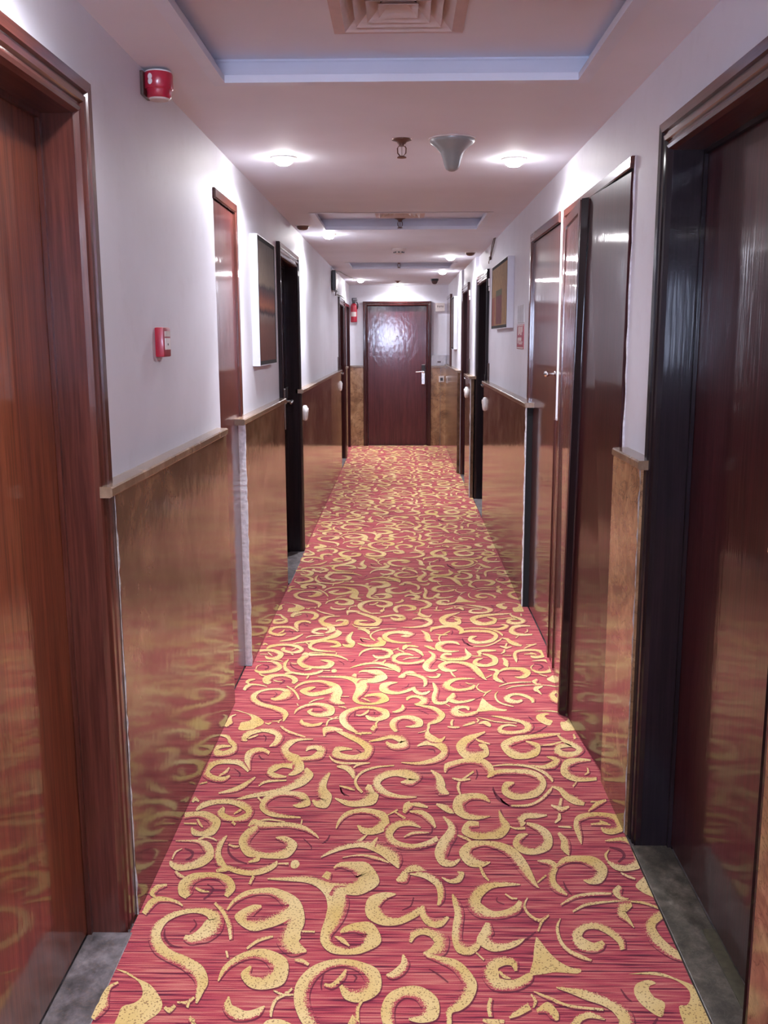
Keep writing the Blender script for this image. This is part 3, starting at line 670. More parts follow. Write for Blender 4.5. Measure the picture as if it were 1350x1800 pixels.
# fire extinguisher on the end wall
ex, ey = -0.682, 13.985
t = thing('fire_extinguisher', 'red fire extinguisher hanging on the end wall left of the door', 'fire extinguisher', (ex, ey, 1.80))
bm = B(); lathe(bm, [(0.040, 1.800), (0.046, 1.806), (0.047, 1.815), (0.047, 2.02), (0.042, 2.045), (0.026, 2.062), (0.018, 2.068)], (ex, ey, 0), 'Z', 32); obj('cylinder', bm, M['red_bright'], t, True)
bm = B(); box(bm, ex-.022, ex+.022, ey-.02, ey+.02, 2.066, 2.10, .004); box(bm, ex-.02, ex+.05, ey-.008, ey+.008, 2.105, 2.118, .003); box(bm, ex-.02, ex+.045, ey-.008, ey+.008, 2.13, 2.142, .003); box(bm, ex-.028, ex-.012, ey-.01, ey+.01, 2.095, 2.142, .003); obj('valve_lever', bm, M['black'], t)
bm = B(); tube(bm, [(ex+.018, ey-.01, 2.09), (ex+.045, ey-.02, 2.085), (ex+.058, ey-.025, 2.05), (ex+.056, ey-.02, 2.01), (ex+.052, ey-.01, 1.99)], 0.008, 8); obj('hose', bm, M['black'], t, True)
bm = B()
R = 0.0475
vs0 = []; vs1 = []
for k in range(9):
    a = math.radians(-140+k*12.5); vs0.append(bm.verts.new((ex+R*math.cos(a), ey+R*math.sin(a), 1.88))); vs1.append(bm.verts.new((ex+R*math.cos(a), ey+R*math.sin(a), 1.945)))
for k in range(8): bm.faces.new((vs0[k], vs0[k+1], vs1[k+1], vs1[k]))
obj('label', bm, M['cream_plastic'], t)
bm = B(); box(bm, ex-0.02, ex+0.02, ey+0.045, 14.062, 1.95, 2.08, 0.002); obj('wall_hook', bm, M['steel_grey'], t)

# sign with four small marks on the end wall
t = thing('end_wall_sign', 'small pale sign with four dark marks right of the end door', 'sign', (0.565, 14.06, 1.95))
bm = B(); box(bm, 0.500, 0.632, 14.035, 14.062, 1.950, 2.070, 0.004); obj('board', bm, M['cream_plastic'], t)
bm = B()
for k in range(4):
    xx = 0.530+0.024*k; zz = 2.020-0.003*(k % 2)
    v = [bm.verts.new((xx+a, 14.0342, zz+b)) for a, b in ((-.003, .018), (.003, .018), (.004, .006), (.010, .004), (0.001, -.016), (-.009, .004), (-.004, .006))]
    bm.faces.new(v)
obj('dark_mark', bm, M['plaque'], t)
t = thing('grey_wall_panel', 'grey sheet metal panel standing on the coping right of the end door', 'panel', (0.55, 14.05, 1.172))
bm = B(); box(bm, 0.438, 0.655, 14.030, 14.062, 1.172, 1.325, 0.003); obj('cover', bm, M['steel_grey'], t)
bm = B(); box(bm, 0.53, 0.58, 14.028, 14.031, 1.215, 1.24); obj('stain_mark', bm, M['plaque'], t)
def socket(kind, label):
    t = thing('wall_socket', label, 'socket', (0.59, 14.03, 0.93) if kind == 0 else (0.652, 13.6, 0.93), 'sockets at the far right corner')
    if kind == 0:
        bm = B(); box(bm, 0.553, 0.632, 14.018, 14.031, 0.935, 1.025, 0.004); obj('plate', bm, M['cream_plastic'], t)
        bm = B(); box(bm, 0.573, 0.612, 14.0155, 14.019, 0.955, 1.0, 0.002); obj('socket_face', bm, M['black'], t)
    else:
        bm = B(); box(bm, 0.640, 0.653, 13.45, 13.72, 0.945, 1.03, 0.004); obj('plate', bm, M['cream_plastic'], t)
        bm = B(); box(bm, 0.6375, 0.641, 13.50, 13.67, 0.96, 1.01, 0.002); obj('socket_face', bm, M['plaque'], t)
socket(0, 'pale socket plate with a black centre on the end wall dado')
socket(1, 'pale socket plate on the right side dado next to the end corner')

# carpet figure traced as ground strokes: [left x, left y, right x, right y, ...] in millimetres, one repeat of 1.69 m
STROKES = [
[-573,2242,-572,2259,-552,2224,-559,2260,-530,2227,-549,2269,-501,2240,-537,2294,-479,2287,-528,2328,-493,2359,-519,2326,-538,2384,-537,2350,-575,2382,-570,2361,-614,2373,-605,2350,-650,2343,-634,2320,-670,2297,-641,2276,-662,2239,-635,2248,-633,2186,-617,2219,-594,2154,-590,2193,-553,2128,-546,2169,-519,2095,-500,2132,-504,2073,-476,2078,-497,2042,-480,2037,-489,2000,-485,1999],
[-608,2394,-609,2389,-628,2414,-628,2403,-657,2429,-654,2411,-689,2434,-679,2409,-709,2413,-689,2389,-713,2359,-700,2348],
[-523,2403,-520,2412,-493,2361,-486,2371,-468,2305,-458,2311,-450,2242,-443,2244],
[-595,2450,-608,2428,-598,2471,-632,2451,-602,2476,-643,2509,-597,2507,-619,2551,-570,2527,-578,2559,-535,2521,-536,2556,-512,2496,-499,2531,-506,2484,-478,2478,-504,2445,-491,2435],
[-592,2478,-590,2488,-573,2462,-574,2476,-548,2459,-549,2465],
[-679,2498,-675,2488,-708,2491,-694,2469,-715,2451,-700,2448,-694,2427,-691,2434],
[-479,2370,-483,2375,-464,2407,-473,2420,-437,2436,-447,2462,-397,2451,-402,2479,-359,2438,-355,2477,-321,2379,-290,2426,-313,2337,-264,2335,-320,2296,-269,2274,-324,2232,-266,2252,-284,2179,-268,2234,-244,2194,-244,2199],
[-390,2397,-387,2388,-419,2394,-401,2360,-454,2344,-410,2337,-403,2284,-405,2340,-355,2296,-371,2348,-316,2323,-339,2374,-292,2360,-315,2404],
[-398,2203,-403,2209,-373,2235,-379,2247,-338,2255,-340,2264],
[-453,2196,-447,2198,-444,2168,-439,2169],
[-448,2078,-451,2080,-436,2120,-447,2130,-412,2151,-423,2172,-380,2168,-388,2198,-349,2158,-344,2201,-327,2127,-291,2160,-331,2122,-287,2077,-342,2098,-329,2052,-363,2101,-369,2060,-376,2108,-397,2105,-375,2133,-380,2138],
[-416,2024,-413,2024,-420,1986,-403,1995,-394,1948,-387,1985,-360,1944,-365,1973,-332,1959,-343,1980,-322,1990,-324,1993],
[-267,2058,-263,2052,-283,2039,-278,2030,-302,2020,-296,2013,-309,1988,-302,1985,-307,1956,-302,1955],
[-310,2045,-309,2049,-284,2029,-284,2037,-259,2030,-260,2036],
[-696,2074,-692,2067,-714,2056,-706,2048,-719,2020,-700,2012,-718,1999,-692,1984,-722,1976,-700,1958,-722,1947,-711,1939],
[-533,1999,-534,2004,-507,1997,-511,2006,-493,2016,-498,2022],
[-503,1983,-510,1987,-503,2014,-507,2016],
[-485,1949,-479,1948,-482,1928,-474,1927],
[-560,1982,-558,1990,-543,1967,-549,1986,-533,1988,-539,1995],
[-391,2527,-391,2533,-327,2520,-329,2541,-273,2511,-274,2548,-238,2485,-230,2534,-214,2444,-182,2503,-205,2406,-150,2429,-203,2381,-152,2359,-206,2332,-168,2303,-212,2280,-184,2267,-208,2232,-185,2248,-181,2194,-174,2227,-137,2186,-138,2211,-96,2196,-107,2228,-54,2240,-100,2262,-79,2317,-99,2265,-123,2318,-121,2279,-153,2299,-147,2277,-163,2278,-161,2273],
[-199,2583,-202,2591,-182,2590,-185,2617,-151,2575,-147,2622,-129,2538,-99,2613,-134,2546,-65,2517,-133,2529,-110,2457,-155,2512,-152,2453,-182,2514,-184,2470,-201,2514,-203,2482],
[-157,2492,-151,2469,-190,2492,-160,2441,-204,2449,-158,2415],
[-220,2572,-206,2561,-232,2540,-207,2521],
[-176,2258,-175,2262,-158,2237,-153,2251,-136,2218,-134,2222],
[-157,1866,-159,1863,-175,1901,-184,1889,-195,1948,-217,1922,-210,1978,-238,1959,-221,2014,-254,2011,-221,2053,-255,2073,-208,2095,-230,2128,-181,2129,-190,2158,-146,2139,-147,2166,-110,2124,-102,2155,-90,2089,-58,2122,-89,2077,-53,2049,-103,2057,-93,2010,-124,2059,-134,2020,-144,2071,-150,2063],
[-189,2065,-188,2074,-166,2057,-171,2072,-141,2089,-151,2101,-135,2125,-139,2128],
[-94,2016,-90,2013,-108,1986,-100,1984,-106,1932,-97,1933],
[-271,2157,-271,2164,-253,2151,-251,2164,-234,2139,-232,2147],
[-264,2275,-265,2283,-230,2275,-230,2282],
[-16,2458,-15,2453,-52,2462,-44,2429,-92,2433,-59,2397,-95,2355,-55,2388,-58,2314,-46,2363,-12,2312,-14,2345,26,2336,18,2367,55,2367,45,2395,67,2395,64,2402],
[56,2400,64,2402,53,2352,71,2367,75,2308,87,2344,107,2306,101,2343,130,2345,126,2356],
[26,2236,21,2238,36,2259,23,2279,54,2272,52,2303,75,2264,85,2300,88,2239,122,2267,85,2229,114,2196,74,2210,80,2177,56,2194,57,2186],
[61,2180,63,2188,95,2157,100,2179,126,2131,141,2164,144,2097,168,2125,151,2071,183,2074,141,2040,166,2016,124,2012,139,1985,105,1982,117,1974,104,1940,114,1938,98,1917,103,1908,67,1891,68,1888],
[3,2186,8,2188,1,2155,19,2151,-9,2137,6,2113,-25,2117,-20,2093,-37,2109,-38,2103],
[-10,1906,-25,1897,-16,1942,-40,1933,-18,1978,-46,1983,-11,2006,-32,2033,8,2026,3,2061,34,2020,47,2063,49,1991,85,2022,51,1986,83,1959,43,1969,48,1942,17,1955,17,1950],
[-13,2516,-15,2529,15,2513,-3,2553,25,2557,5,2575],
[13,2564,7,2582,32,2573,26,2614,48,2574,55,2614,73,2562,77,2574],
[25,2557,25,2562,63,2542,68,2575,87,2518,102,2550,102,2489,121,2502,105,2437,120,2434,100,2404,105,2400],
[144,2456,147,2459,145,2417,161,2426,148,2366,170,2369,140,2311,163,2308,135,2250,158,2257,145,2199,166,2237,178,2190,176,2232,202,2219,190,2239,201,2245,196,2245],
[191,2195,194,2200,209,2166,212,2172],
[343,2512,343,2506,303,2524,301,2500,259,2523,261,2489,212,2497,231,2453,181,2422,220,2422,201,2357,225,2407,248,2342,253,2376,291,2351,290,2384,326,2374,315,2405,340,2419,331,2429],
[293,2456,296,2462,309,2434,312,2443,326,2434,327,2440],
[354,2444,357,2441,338,2403,344,2404,346,2358,352,2366,373,2330,375,2342,404,2360,403,2365],
[402,2363,404,2358,377,2333,381,2327,361,2289,365,2287],
[229,2325,240,2324,215,2291,244,2279,199,2244,236,2265,231,2205,244,2245,271,2211,271,2239,304,2231,301,2253,324,2255,324,2259],
[290,2127,284,2125,293,2166,278,2146,266,2184,263,2150,227,2172,242,2137,200,2115,241,2120,220,2059,242,2099,259,2052,263,2090,292,2063,288,2097,319,2088,310,2114,327,2113,324,2119],
[242,2123,246,2128,252,2101,257,2112,269,2096,270,2101],
[444,2405,443,2411,490,2440,489,2453,540,2453,542,2469,595,2460,597,2469],
[472,2375,471,2381,507,2402,507,2415,552,2417,554,2429,614,2427,616,2434,671,2419,675,2430,710,2394,715,2405],
[627,2508,634,2495,603,2476,627,2476,614,2439,624,2456,638,2438,640,2444],
[642,2427,641,2407,606,2420,618,2380,589,2364,614,2380,608,2333,619,2346,621,2306,623,2309],
[431,2347,433,2345,413,2306,420,2306,411,2248,419,2253,425,2205,432,2215,451,2179,457,2192,480,2166,483,2172],
[526,2250,531,2237,514,2244,517,2212,499,2240,488,2202,481,2256,453,2217,475,2271,450,2281,493,2298,492,2326,523,2300,532,2328,548,2276,564,2302,565,2243,584,2260,566,2212,578,2217],
[726,2389,725,2362,687,2373,695,2336,651,2317,679,2314,647,2252,680,2280,666,2208,692,2241,691,2179,709,2210,723,2165,734,2187],
[376,2065,377,2069,409,2046,416,2066,441,2024,455,2057,474,2007,488,2035,494,1987,514,2016,503,1962,536,1986,502,1945,532,1937,493,1926,500,1891,447,1906,441,1875,410,1918,393,1888,407,1935,387,1934,416,1952,409,1971,439,1963,443,1983,470,1956,472,1960],
[318,2048,320,2052,351,2023,355,2032,395,1997,398,2005,473,1985,476,1993],
[318,1978,317,1987,337,1978,347,2013,346,1962,365,1981,358,1951,363,1954],
[251,1958,250,1963,277,1970,272,1990,305,1990,300,2012],
[211,2027,218,2025,203,1994,212,1994,204,1962,212,1963],
[187,1946,189,1955,210,1934,212,1953,237,1941,238,1951],
[309,2039,313,2042,314,2016,322,2018,308,1996,312,1994],
[-633,3052,-636,3061,-585,3065,-594,3094,-551,3097,-564,3128,-523,3176,-527,3185],
[-566,3007,-568,3014,-525,3024,-532,3049,-470,3041,-479,3077,-422,3060,-433,3103,-378,3092,-395,3143,-339,3131,-369,3197,-319,3203,-360,3221,-348,3261,-360,3240],
[-685,2932,-691,2942,-663,2957,-679,2996,-627,2981,-636,3017,-578,2981,-582,3018,-535,2950,-530,2999,-517,2928,-494,2939,-520,2912,-502,2872,-548,2888,-543,2858,-585,2913,-588,2873,-591,2923,-616,2923,-594,2953,-603,2963],
[-554,2907,-557,2914,-533,2937,-539,2950],
[-555,2852,-551,2864,-541,2835,-538,2846],
[-713,2876,-725,2918,-682,2889,-690,2925,-646,2875,-646,2924,-623,2844,-594,2868,-627,2832,-596,2783,-640,2805,-631,2770,-663,2814,-665,2779,-676,2825,-679,2820],
[-673,2872,-669,2878,-658,2841,-654,2849,-643,2821,-641,2825],
[-708,2845,-709,2852,-666,2843,-668,2854],
[-709,2735,-710,2740,-668,2733,-670,2742,-636,2725,-637,2744,-614,2690,-600,2726,-604,2671,-573,2657,-616,2651,-589,2603,-638,2619,-624,2578,-671,2614,-664,2571,-688,2621,-691,2594,-698,2624,-700,2619],
[-679,2694,-677,2691,-696,2674,-691,2667,-697,2633,-692,2629],
[-637,2741,-641,2751,-620,2754,-624,2766,-597,2749,-597,2759,-580,2735,-579,2740],
[-558,2777,-553,2771,-576,2731,-558,2717,-573,2664,-555,2665,-555,2602,-536,2621,-543,2595,-515,2573,-552,2576,-547,2563],
[-527,2581,-527,2607,-481,2555,-482,2586,-436,2547,-442,2578,-398,2564,-410,2596,-374,2597,-385,2620,-374,2624,-377,2627],
[-493,2826,-497,2834,-476,2826,-486,2876,-450,2815,-455,2863,-409,2822,-414,2856,-361,2822,-364,2856,-317,2808,-314,2835,-277,2775,-273,2787,-262,2756,-260,2759],
[-469,2836,-456,2809,-496,2810,-469,2771,-509,2738,-476,2734,-476,2658,-462,2710,-435,2646,-436,2683,-393,2640,-399,2676,-344,2648,-366,2701,-326,2721,-363,2720,-362,2766,-366,2729,-397,2764,-397,2756],
[-456,2650,-436,2667,-445,2647,-431,2627,-462,2622,-460,2615],
[-539,2712,-539,2721,-520,2699,-521,2712,-504,2702,-505,2709],
[-331,2897,-331,2888,-387,2915,-386,2889,-436,2942,-439,2904,-455,2967,-475,2956,-452,2998,-470,3032,-423,3036,-430,3069,-373,3033,-375,3072,-341,3006,-332,3055,-339,3013,-309,2981,-350,2994,-342,2958,-367,2978,-366,2971],
[-495,3024,-492,3033,-475,2988,-471,2997],
[-327,2877,-322,2875,-327,2836,-323,2834],
[-469,2864,-470,2871,-433,2872,-434,2884,-380,2860,-380,2867],
[-370,2606,-371,2613,-338,2603,-339,2615],
[-437,2545,-429,2539,-442,2503,-435,2497],
[-672,2561,-669,2569,-653,2534,-651,2549,-634,2530,-635,2536],
[-264,3225,-258,3217,-290,3170,-265,3144,-298,3091,-263,3096,-288,3025,-241,3041,-280,3028,-250,2962,-286,3015,-287,2966,-303,3016,-305,3006],
[-228,3022,-227,3031,-183,2974,-181,3014,-136,2970,-143,3019,-88,2994,-122,3063,-82,3097,-119,3062,-119,3130,-129,3090],
[-133,3072,-138,3062,-153,3118,-161,3107,-160,3156,-169,3160,-151,3198,-157,3211,-128,3235,-131,3251,-86,3264,-88,3278,-26,3279,-26,3287],
[-218,3112,-218,3120,-189,3092,-187,3108,-163,3081,-163,3089],
[53,3040,53,3033,0,3048,-1,3023,-46,3078,-53,3036,-72,3125,-94,3084,-75,3145,-104,3172,-58,3177,-70,3234,-21,3197,-22,3254,20,3179,31,3257,31,3162,75,3195,32,3176,39,3123,-2,3150,-2,3140],
[-208,2818,-211,2821,-196,2864,-205,2877,-174,2902,-182,2930,-136,2922,-138,2953,-96,2910,-92,2948,-71,2876,-49,2915,-74,2869,-43,2826,-93,2835,-85,2787,-119,2834,-124,2792,-140,2847,-143,2838],
[-111,2788,-108,2781,-132,2759,-126,2745,-147,2738,-145,2731],
[-45,2907,-46,2913,-10,2943,-14,2955],
[-22,2926,-19,2933,11,2878,15,2892],
[64,2834,62,2828,33,2879,30,2842,-14,2876,-6,2833,-51,2828,-25,2799,-48,2748,-27,2773,-13,2704,-6,2741,38,2696,38,2726,84,2711,79,2744,120,2741,112,2776],
[9,2764,8,2771,39,2784,38,2801,89,2794,89,2800],
[14,2921,6,2929,31,2951,10,2983,40,2973,28,3005],
[32,2980,33,2998,61,2968,65,3001,89,2962,91,2969],
[28,2929,28,2939,62,2906,70,2942,86,2867,102,2897,107,2826,112,2832],
[-244,2646,-246,2651,-213,2672,-218,2691,-172,2697,-177,2726,-127,2708,-129,2742,-94,2692,-90,2745,-63,2665,-49,2728,-39,2630,-10,2691,-26,2613,2,2637,-9,2589,-6,2591],
[-80,2709,-96,2727,-73,2764,-76,2768],
[-180,2644,-180,2648,-125,2654,-125,2664,-79,2637,-77,2653,-38,2617,-37,2622],
[137,2901,140,2906,153,2841,172,2859,145,2804,176,2784,120,2749,153,2715,104,2674,142,2671,119,2610,139,2650,155,2604,154,2639,179,2639,178,2647],
[106,3240,109,3247,120,3174,143,3204,116,3113,154,3137,129,3054,154,3107,165,3057,166,3066],
[303,3007,300,3000,285,3057,276,3017,238,3065,238,3017,189,3040,213,2983,175,2946,213,2974,205,2893,220,2941,247,2884,250,2917,292,2903,293,2909],
[118,2982,120,2992,138,2951,149,2991,157,2928,169,2962,175,2924,177,2930],
[208,3057,203,3053,205,3108,196,3107,211,3151,204,3154],
[182,3177,184,3186,210,3155,211,3176,247,3168,247,3179],
[221,3169,218,3179,265,3231,262,3244],
[253,2867,251,2835,217,2870,222,2831,194,2805,222,2831,227,2763,236,2811,275,2762,276,2810,319,2772,308,2835,350,2840,318,2847,336,2899,319,2887,327,2945,324,2943],
[177,2779,179,2786,200,2755,204,2771,220,2739,222,2746],
[268,2631,268,2624,244,2637,239,2600,221,2665,198,2611,214,2679,179,2683,222,2701,215,2743,258,2718,261,2748,295,2698,307,2740,324,2659,348,2706,340,2606,372,2645,358,2550,384,2578,383,2500,391,2510,395,2489,396,2492],
[233,2599,239,2604,240,2552,248,2559,254,2524,257,2529],
[118,2540,119,2545,141,2515,143,2534,171,2521,162,2548,184,2567,169,2563,166,2573,165,2566],
[482,2921,481,2911,449,2935,443,2896,412,2936,413,2894,378,2896,399,2875,383,2858,404,2863,384,2839,388,2836],
[345,2842,347,2848,368,2822,370,2834,399,2823,400,2840],
[402,2796,403,2790,370,2787,380,2758,349,2728,374,2741,370,2680,384,2723,414,2673,415,2713,462,2710,440,2746,475,2793,445,2770,450,2846,434,2812,410,2867,405,2851],
[498,2797,506,2807,502,2750,524,2768,495,2706,524,2721,511,2665,513,2667],
[410,2630,411,2636,439,2612,448,2640,443,2600,467,2609,430,2559,451,2557,425,2503,448,2521,442,2467,458,2493,468,2453,471,2460],
[461,2593,459,2604,495,2621,494,2654,534,2627,542,2664,564,2601,589,2655,569,2574,611,2597,567,2567,583,2526,551,2542,548,2513,531,2536,529,2531],
[424,2563,427,2555,393,2522,395,2516],
[401,3151,402,3144,367,3148,380,3107,351,3074,380,3106,379,3027,392,3078,424,3027,427,3071,475,3054,466,3106,510,3131,487,3144,508,3204,486,3167,475,3247,464,3201,422,3254,417,3215,369,3253,367,3215,336,3237,337,3201,318,3212,322,3188],
[162,3223,157,3227,175,3257,162,3294,202,3278,198,3323,227,3293,227,3339,258,3299,262,3345,290,3286,305,3344,306,3245,334,3290,311,3222,336,3217,307,3193,311,3185],
[337,3278,338,3286,382,3287,384,3302,434,3284,437,3302,482,3262,488,3286,516,3219,527,3243,533,3172,544,3186,536,3153,539,3155],
[370,2972,371,2982,429,2974,429,2989,480,3016,477,3031,519,3078,514,3091,531,3113,529,3118],
[528,3116,530,3123,549,3087,563,3118,558,3037,580,3081,584,2994,606,3048,616,2984,625,3008],
[546,3035,553,3032,531,2981,540,2978],
[504,2978,507,2988,532,2938,539,2972,565,2967,565,2979],
[519,2929,527,2929,513,2899,522,2891,498,2868,501,2862],
[506,2838,507,2845,548,2832,550,2844],
[563,2734,561,2732,573,2786,558,2779,578,2847,559,2846,587,2877,581,2911,627,2900,632,2933,674,2897,684,2930,693,2867,719,2907,693,2852,719,2830,682,2843,676,2796,659,2840,647,2803,645,2839,642,2831],
[613,2850,615,2860,649,2851,653,2868,676,2847,678,2856],
[647,2876,651,2887,669,2856,674,2868],
[699,3027,699,3014,662,3005,665,2978,623,2944,624,2937],
[643,3005,645,3016,666,3007,668,3016],
[639,2702,641,2699,619,2672,626,2670,619,2638,624,2640],
[619,2631,624,2640,637,2589,650,2624,674,2585,679,2622,722,2610,705,2650,744,2686,710,2673,738,2749,714,2714,702,2776,693,2746,639,2756,638,2750],
[645,2569,648,2575,659,2548,664,2559,680,2536,683,2543],
[-509,3439,-511,3445,-479,3452,-499,3491,-466,3535,-497,3531,-505,3611,-507,3556,-559,3620,-553,3583,-608,3608,-594,3557,-634,3563,-611,3518,-631,3498,-618,3520,-605,3491,-605,3500],
[-603,3511,-606,3519,-586,3524,-591,3539,-569,3546,-571,3555],
[-494,3635,-492,3645,-455,3574,-453,3596,-380,3526,-380,3537],
[-348,3519,-347,3511,-411,3528,-405,3495,-450,3505,-428,3450,-469,3428,-435,3418,-441,3333,-422,3388,-409,3277,-382,3353,-400,3267,-358,3253,-400,3241,-383,3202,-410,3204,-408,3197],
[-373,3315,-378,3345,-332,3320,-341,3361,-295,3344,-321,3400,-291,3438,-316,3400,-333,3467,-332,3424,-363,3452,-353,3417,-367,3407,-363,3402],
[-406,3309,-400,3250,-444,3303,-437,3262,-480,3286,-460,3233,-492,3214,-468,3227,-454,3170,-455,3211,-413,3181,-414,3189],
[-501,3394,-504,3367,-530,3427,-527,3390,-566,3427,-553,3381,-591,3386,-562,3352,-583,3307,-561,3308,-559,3232,-551,3236],
[-555,3236,-559,3223,-594,3319,-598,3276,-637,3333,-631,3291,-692,3327,-680,3286,-727,3288,-699,3245,-720,3198,-699,3219,-677,3149,-678,3194,-636,3140,-646,3181,-615,3182,-620,3195],
[-655,3183,-660,3194,-634,3210,-644,3228,-630,3254,-635,3261],
[-721,3544,-722,3558,-691,3522,-689,3551,-676,3482,-667,3513,-657,3450,-640,3468,-654,3430,-630,3387,-678,3400,-667,3353,-704,3410,-711,3357,-705,3416,-725,3446,-691,3431,-699,3464,-660,3440,-663,3455],
[-714,3122,-717,3131,-690,3138,-694,3149],
[-709,2989,-718,2999,-704,3003,-713,3036,-691,2994,-689,3003],
[-502,3111,-506,3121,-477,3141,-481,3159,-410,3154,-411,3164],
[-264,3592,-263,3605,-219,3535,-214,3582,-168,3476,-157,3529,-140,3419,-106,3451,-144,3394,-124,3332,-179,3367,-176,3324,-222,3381,-224,3329,-241,3403,-264,3362,-241,3402,-255,3449,-217,3414,-219,3448,-188,3419,-188,3428],
[-303,3539,-308,3542,-295,3573,-316,3623,-275,3585,-279,3635,-235,3596,-236,3608],
[-274,3359,-272,3365,-252,3308,-250,3324,-206,3287,-206,3305,-121,3298,-121,3306],
[-175,3254,-177,3261,-156,3279,-159,3295,-116,3299,-117,3305],
[-237,3266,-238,3276,-207,3246,-202,3288,-185,3209,-168,3238,-173,3174,-167,3176],
[-127,3490,-128,3497,-82,3503,-86,3536,-38,3522,-38,3563,-1,3480,15,3551,1,3499,30,3443,-19,3469,-17,3414,-44,3479,-52,3440,-57,3495,-62,3485],
[63,3449,61,3461,93,3463,91,3502,125,3456,133,3510,151,3415,178,3465,152,3396,172,3357,121,3347,126,3303,65,3312,66,3286,0,3309,0,3303],
[102,3607,109,3604,88,3538,114,3573,117,3485,129,3548,156,3487,154,3519,175,3538,173,3545],
[336,3595,337,3583,296,3570,300,3533,250,3539,265,3474,214,3456,256,3447,233,3352,258,3429,283,3339,287,3413,329,3373,309,3426,330,3466,305,3422,302,3472,298,3458],
[292,3513,295,3523,310,3486,315,3505,344,3468,346,3476],
[634,3578,633,3566,581,3575,578,3541,513,3563,510,3518,442,3541,444,3476,388,3470,423,3453,408,3362,435,3439,459,3342,466,3407,517,3377,507,3442,537,3468,511,3441,511,3497,501,3465,488,3504,486,3495],
[477,3286,479,3291,516,3254,521,3285,562,3262,559,3317,594,3330,571,3329,576,3368,566,3337,548,3365,547,3359],
[619,3559,624,3569,634,3491,649,3529,665,3443,685,3490,673,3425,699,3418,657,3407,654,3356,622,3406,608,3353,608,3432,579,3393,606,3434,601,3471,631,3447,637,3486,657,3453,659,3462],
[539,3456,540,3463,584,3462,585,3480,632,3497,632,3505],
[709,3338,706,3324,662,3351,657,3309,609,3327,620,3273,580,3224,619,3258,608,3167,627,3221,653,3161,662,3200,697,3170,703,3198],
[682,3272,687,3274,677,3236,683,3229,662,3214,663,3208],
[623,3159,625,3152,602,3123,605,3115],
[684,3570,690,3575,680,3522,692,3532],
[-113,3654,-98,3629,-125,3613,-108,3586],
[-184,3565,-184,3575,-146,3565,-147,3588,-118,3570,-118,3583]]
CURLS = [
[-634,2287,-631,2287,-626,2248,-621,2252,-599,2213,-598,2221,-567,2207,-567,2210],
[-566,2328,-563,2331,-554,2305,-549,2302,-564,2274,-560,2270],
[-562,2497,-561,2502,-542,2474,-536,2475,-549,2447,-543,2439,-559,2427,-555,2422],
[-671,2690,-671,2698,-646,2669,-641,2680,-643,2650,-635,2641,-655,2632,-650,2623],
[-543,2732,-539,2732,-533,2670,-527,2675,-500,2624,-498,2635,-464,2607,-463,2613],
[-310,2755,-308,2759,-282,2710,-279,2714,-280,2688,-277,2688],
[-120,2105,-117,2109,-113,2096,-108,2097,-117,2082,-114,2079],
[-195,2107,-191,2106,-198,2069,-193,2069,-193,2048,-191,2049],
[269,2444,272,2444,267,2421,270,2425,286,2407,288,2412],
[357,2289,358,2284,329,2259,332,2252,309,2240,310,2235],
[-229,2783,-225,2780,-235,2754,-230,2747,-248,2730,-245,2725],
[73,2914,75,2917,96,2839,101,2843,95,2803,100,2799,82,2779,83,2775],
[-218,3125,-215,3126,-211,3070,-206,3076,-195,3043,-193,3048],
[318,3101,321,3104,329,3019,334,3028,364,2975,367,2983],
[331,2952,335,2954,333,2899,339,2904,342,2858,345,2862],
[643,2711,646,2720,670,2693,678,2708,674,2666,683,2663,652,2636,654,2628],
[339,3031,343,3035,344,3001,349,3011,364,2976,367,2982],
[-550,3552,-549,3558,-538,3525,-533,3529,-536,3494,-532,3492],
[-615,3251,-615,3255,-589,3211,-585,3218,-586,3184,-582,3183],
[-542,3360,-538,3369,-525,3328,-524,3339,-512,3325,-513,3333],
[-173,3417,-172,3424,-156,3392,-151,3397,-163,3371,-160,3365],
[-219,3129,-216,3131,-207,3064,-203,3072,-180,3039,-179,3045],
[104,3419,104,3427,125,3412,128,3424,126,3391,130,3393],
[273,3251,277,3253,273,3210,279,3209,265,3173,268,3170],
[321,3116,324,3119,326,3052,332,3060,360,2978,363,2983],
[473,3314,474,3322,524,3307,526,3321,560,3324,561,3334],
[594,3658,595,3650,558,3612,559,3600,505,3565,505,3554],
[469,2524,472,2526,470,2486,476,2491,482,2455,485,2459],
[530,2062,533,2064,536,2030,541,2035,547,2016,549,2019],
[69,2130,70,2133,91,2107,93,2113,114,2079,116,2083],
[33,2442,37,2440,25,2402,28,2397,2,2381,3,2377]]
PATCHES = [
[-716,2120,-686,2111,-649,2084,-615,2064,-585,2028,-566,1993,-568,1964,-586,1940,-603,1917,-635,1905,-659,1916,-660,1953,-659,1985,-635,1997,-623,2017,-627,2043,-646,2074,-681,2100],
[355,2263,362,2250,376,2209,395,2169,423,2141,448,2134,437,2117,384,2122,347,2113,319,2113,333,2163,344,2220],
[561,2117,617,2126,650,2120,680,2099,709,2078,726,2045,732,2010,729,1972,727,1934,686,1916,656,1915,649,1947,654,2002,674,2007,689,2030,694,2060,680,2088,657,2105,614,2116],
[563,2063,576,2083,606,2096,622,2084,605,2075,599,2059,605,2033,624,2016,614,1984,603,1966,586,1979,568,2008,560,2038],
[712,2554,728,2559,724,2449,701,2456,681,2480,675,2509],
[-321,2631,-311,2625,-305,2607,-309,2590,-318,2583,-328,2589,-332,2607,-330,2624]]

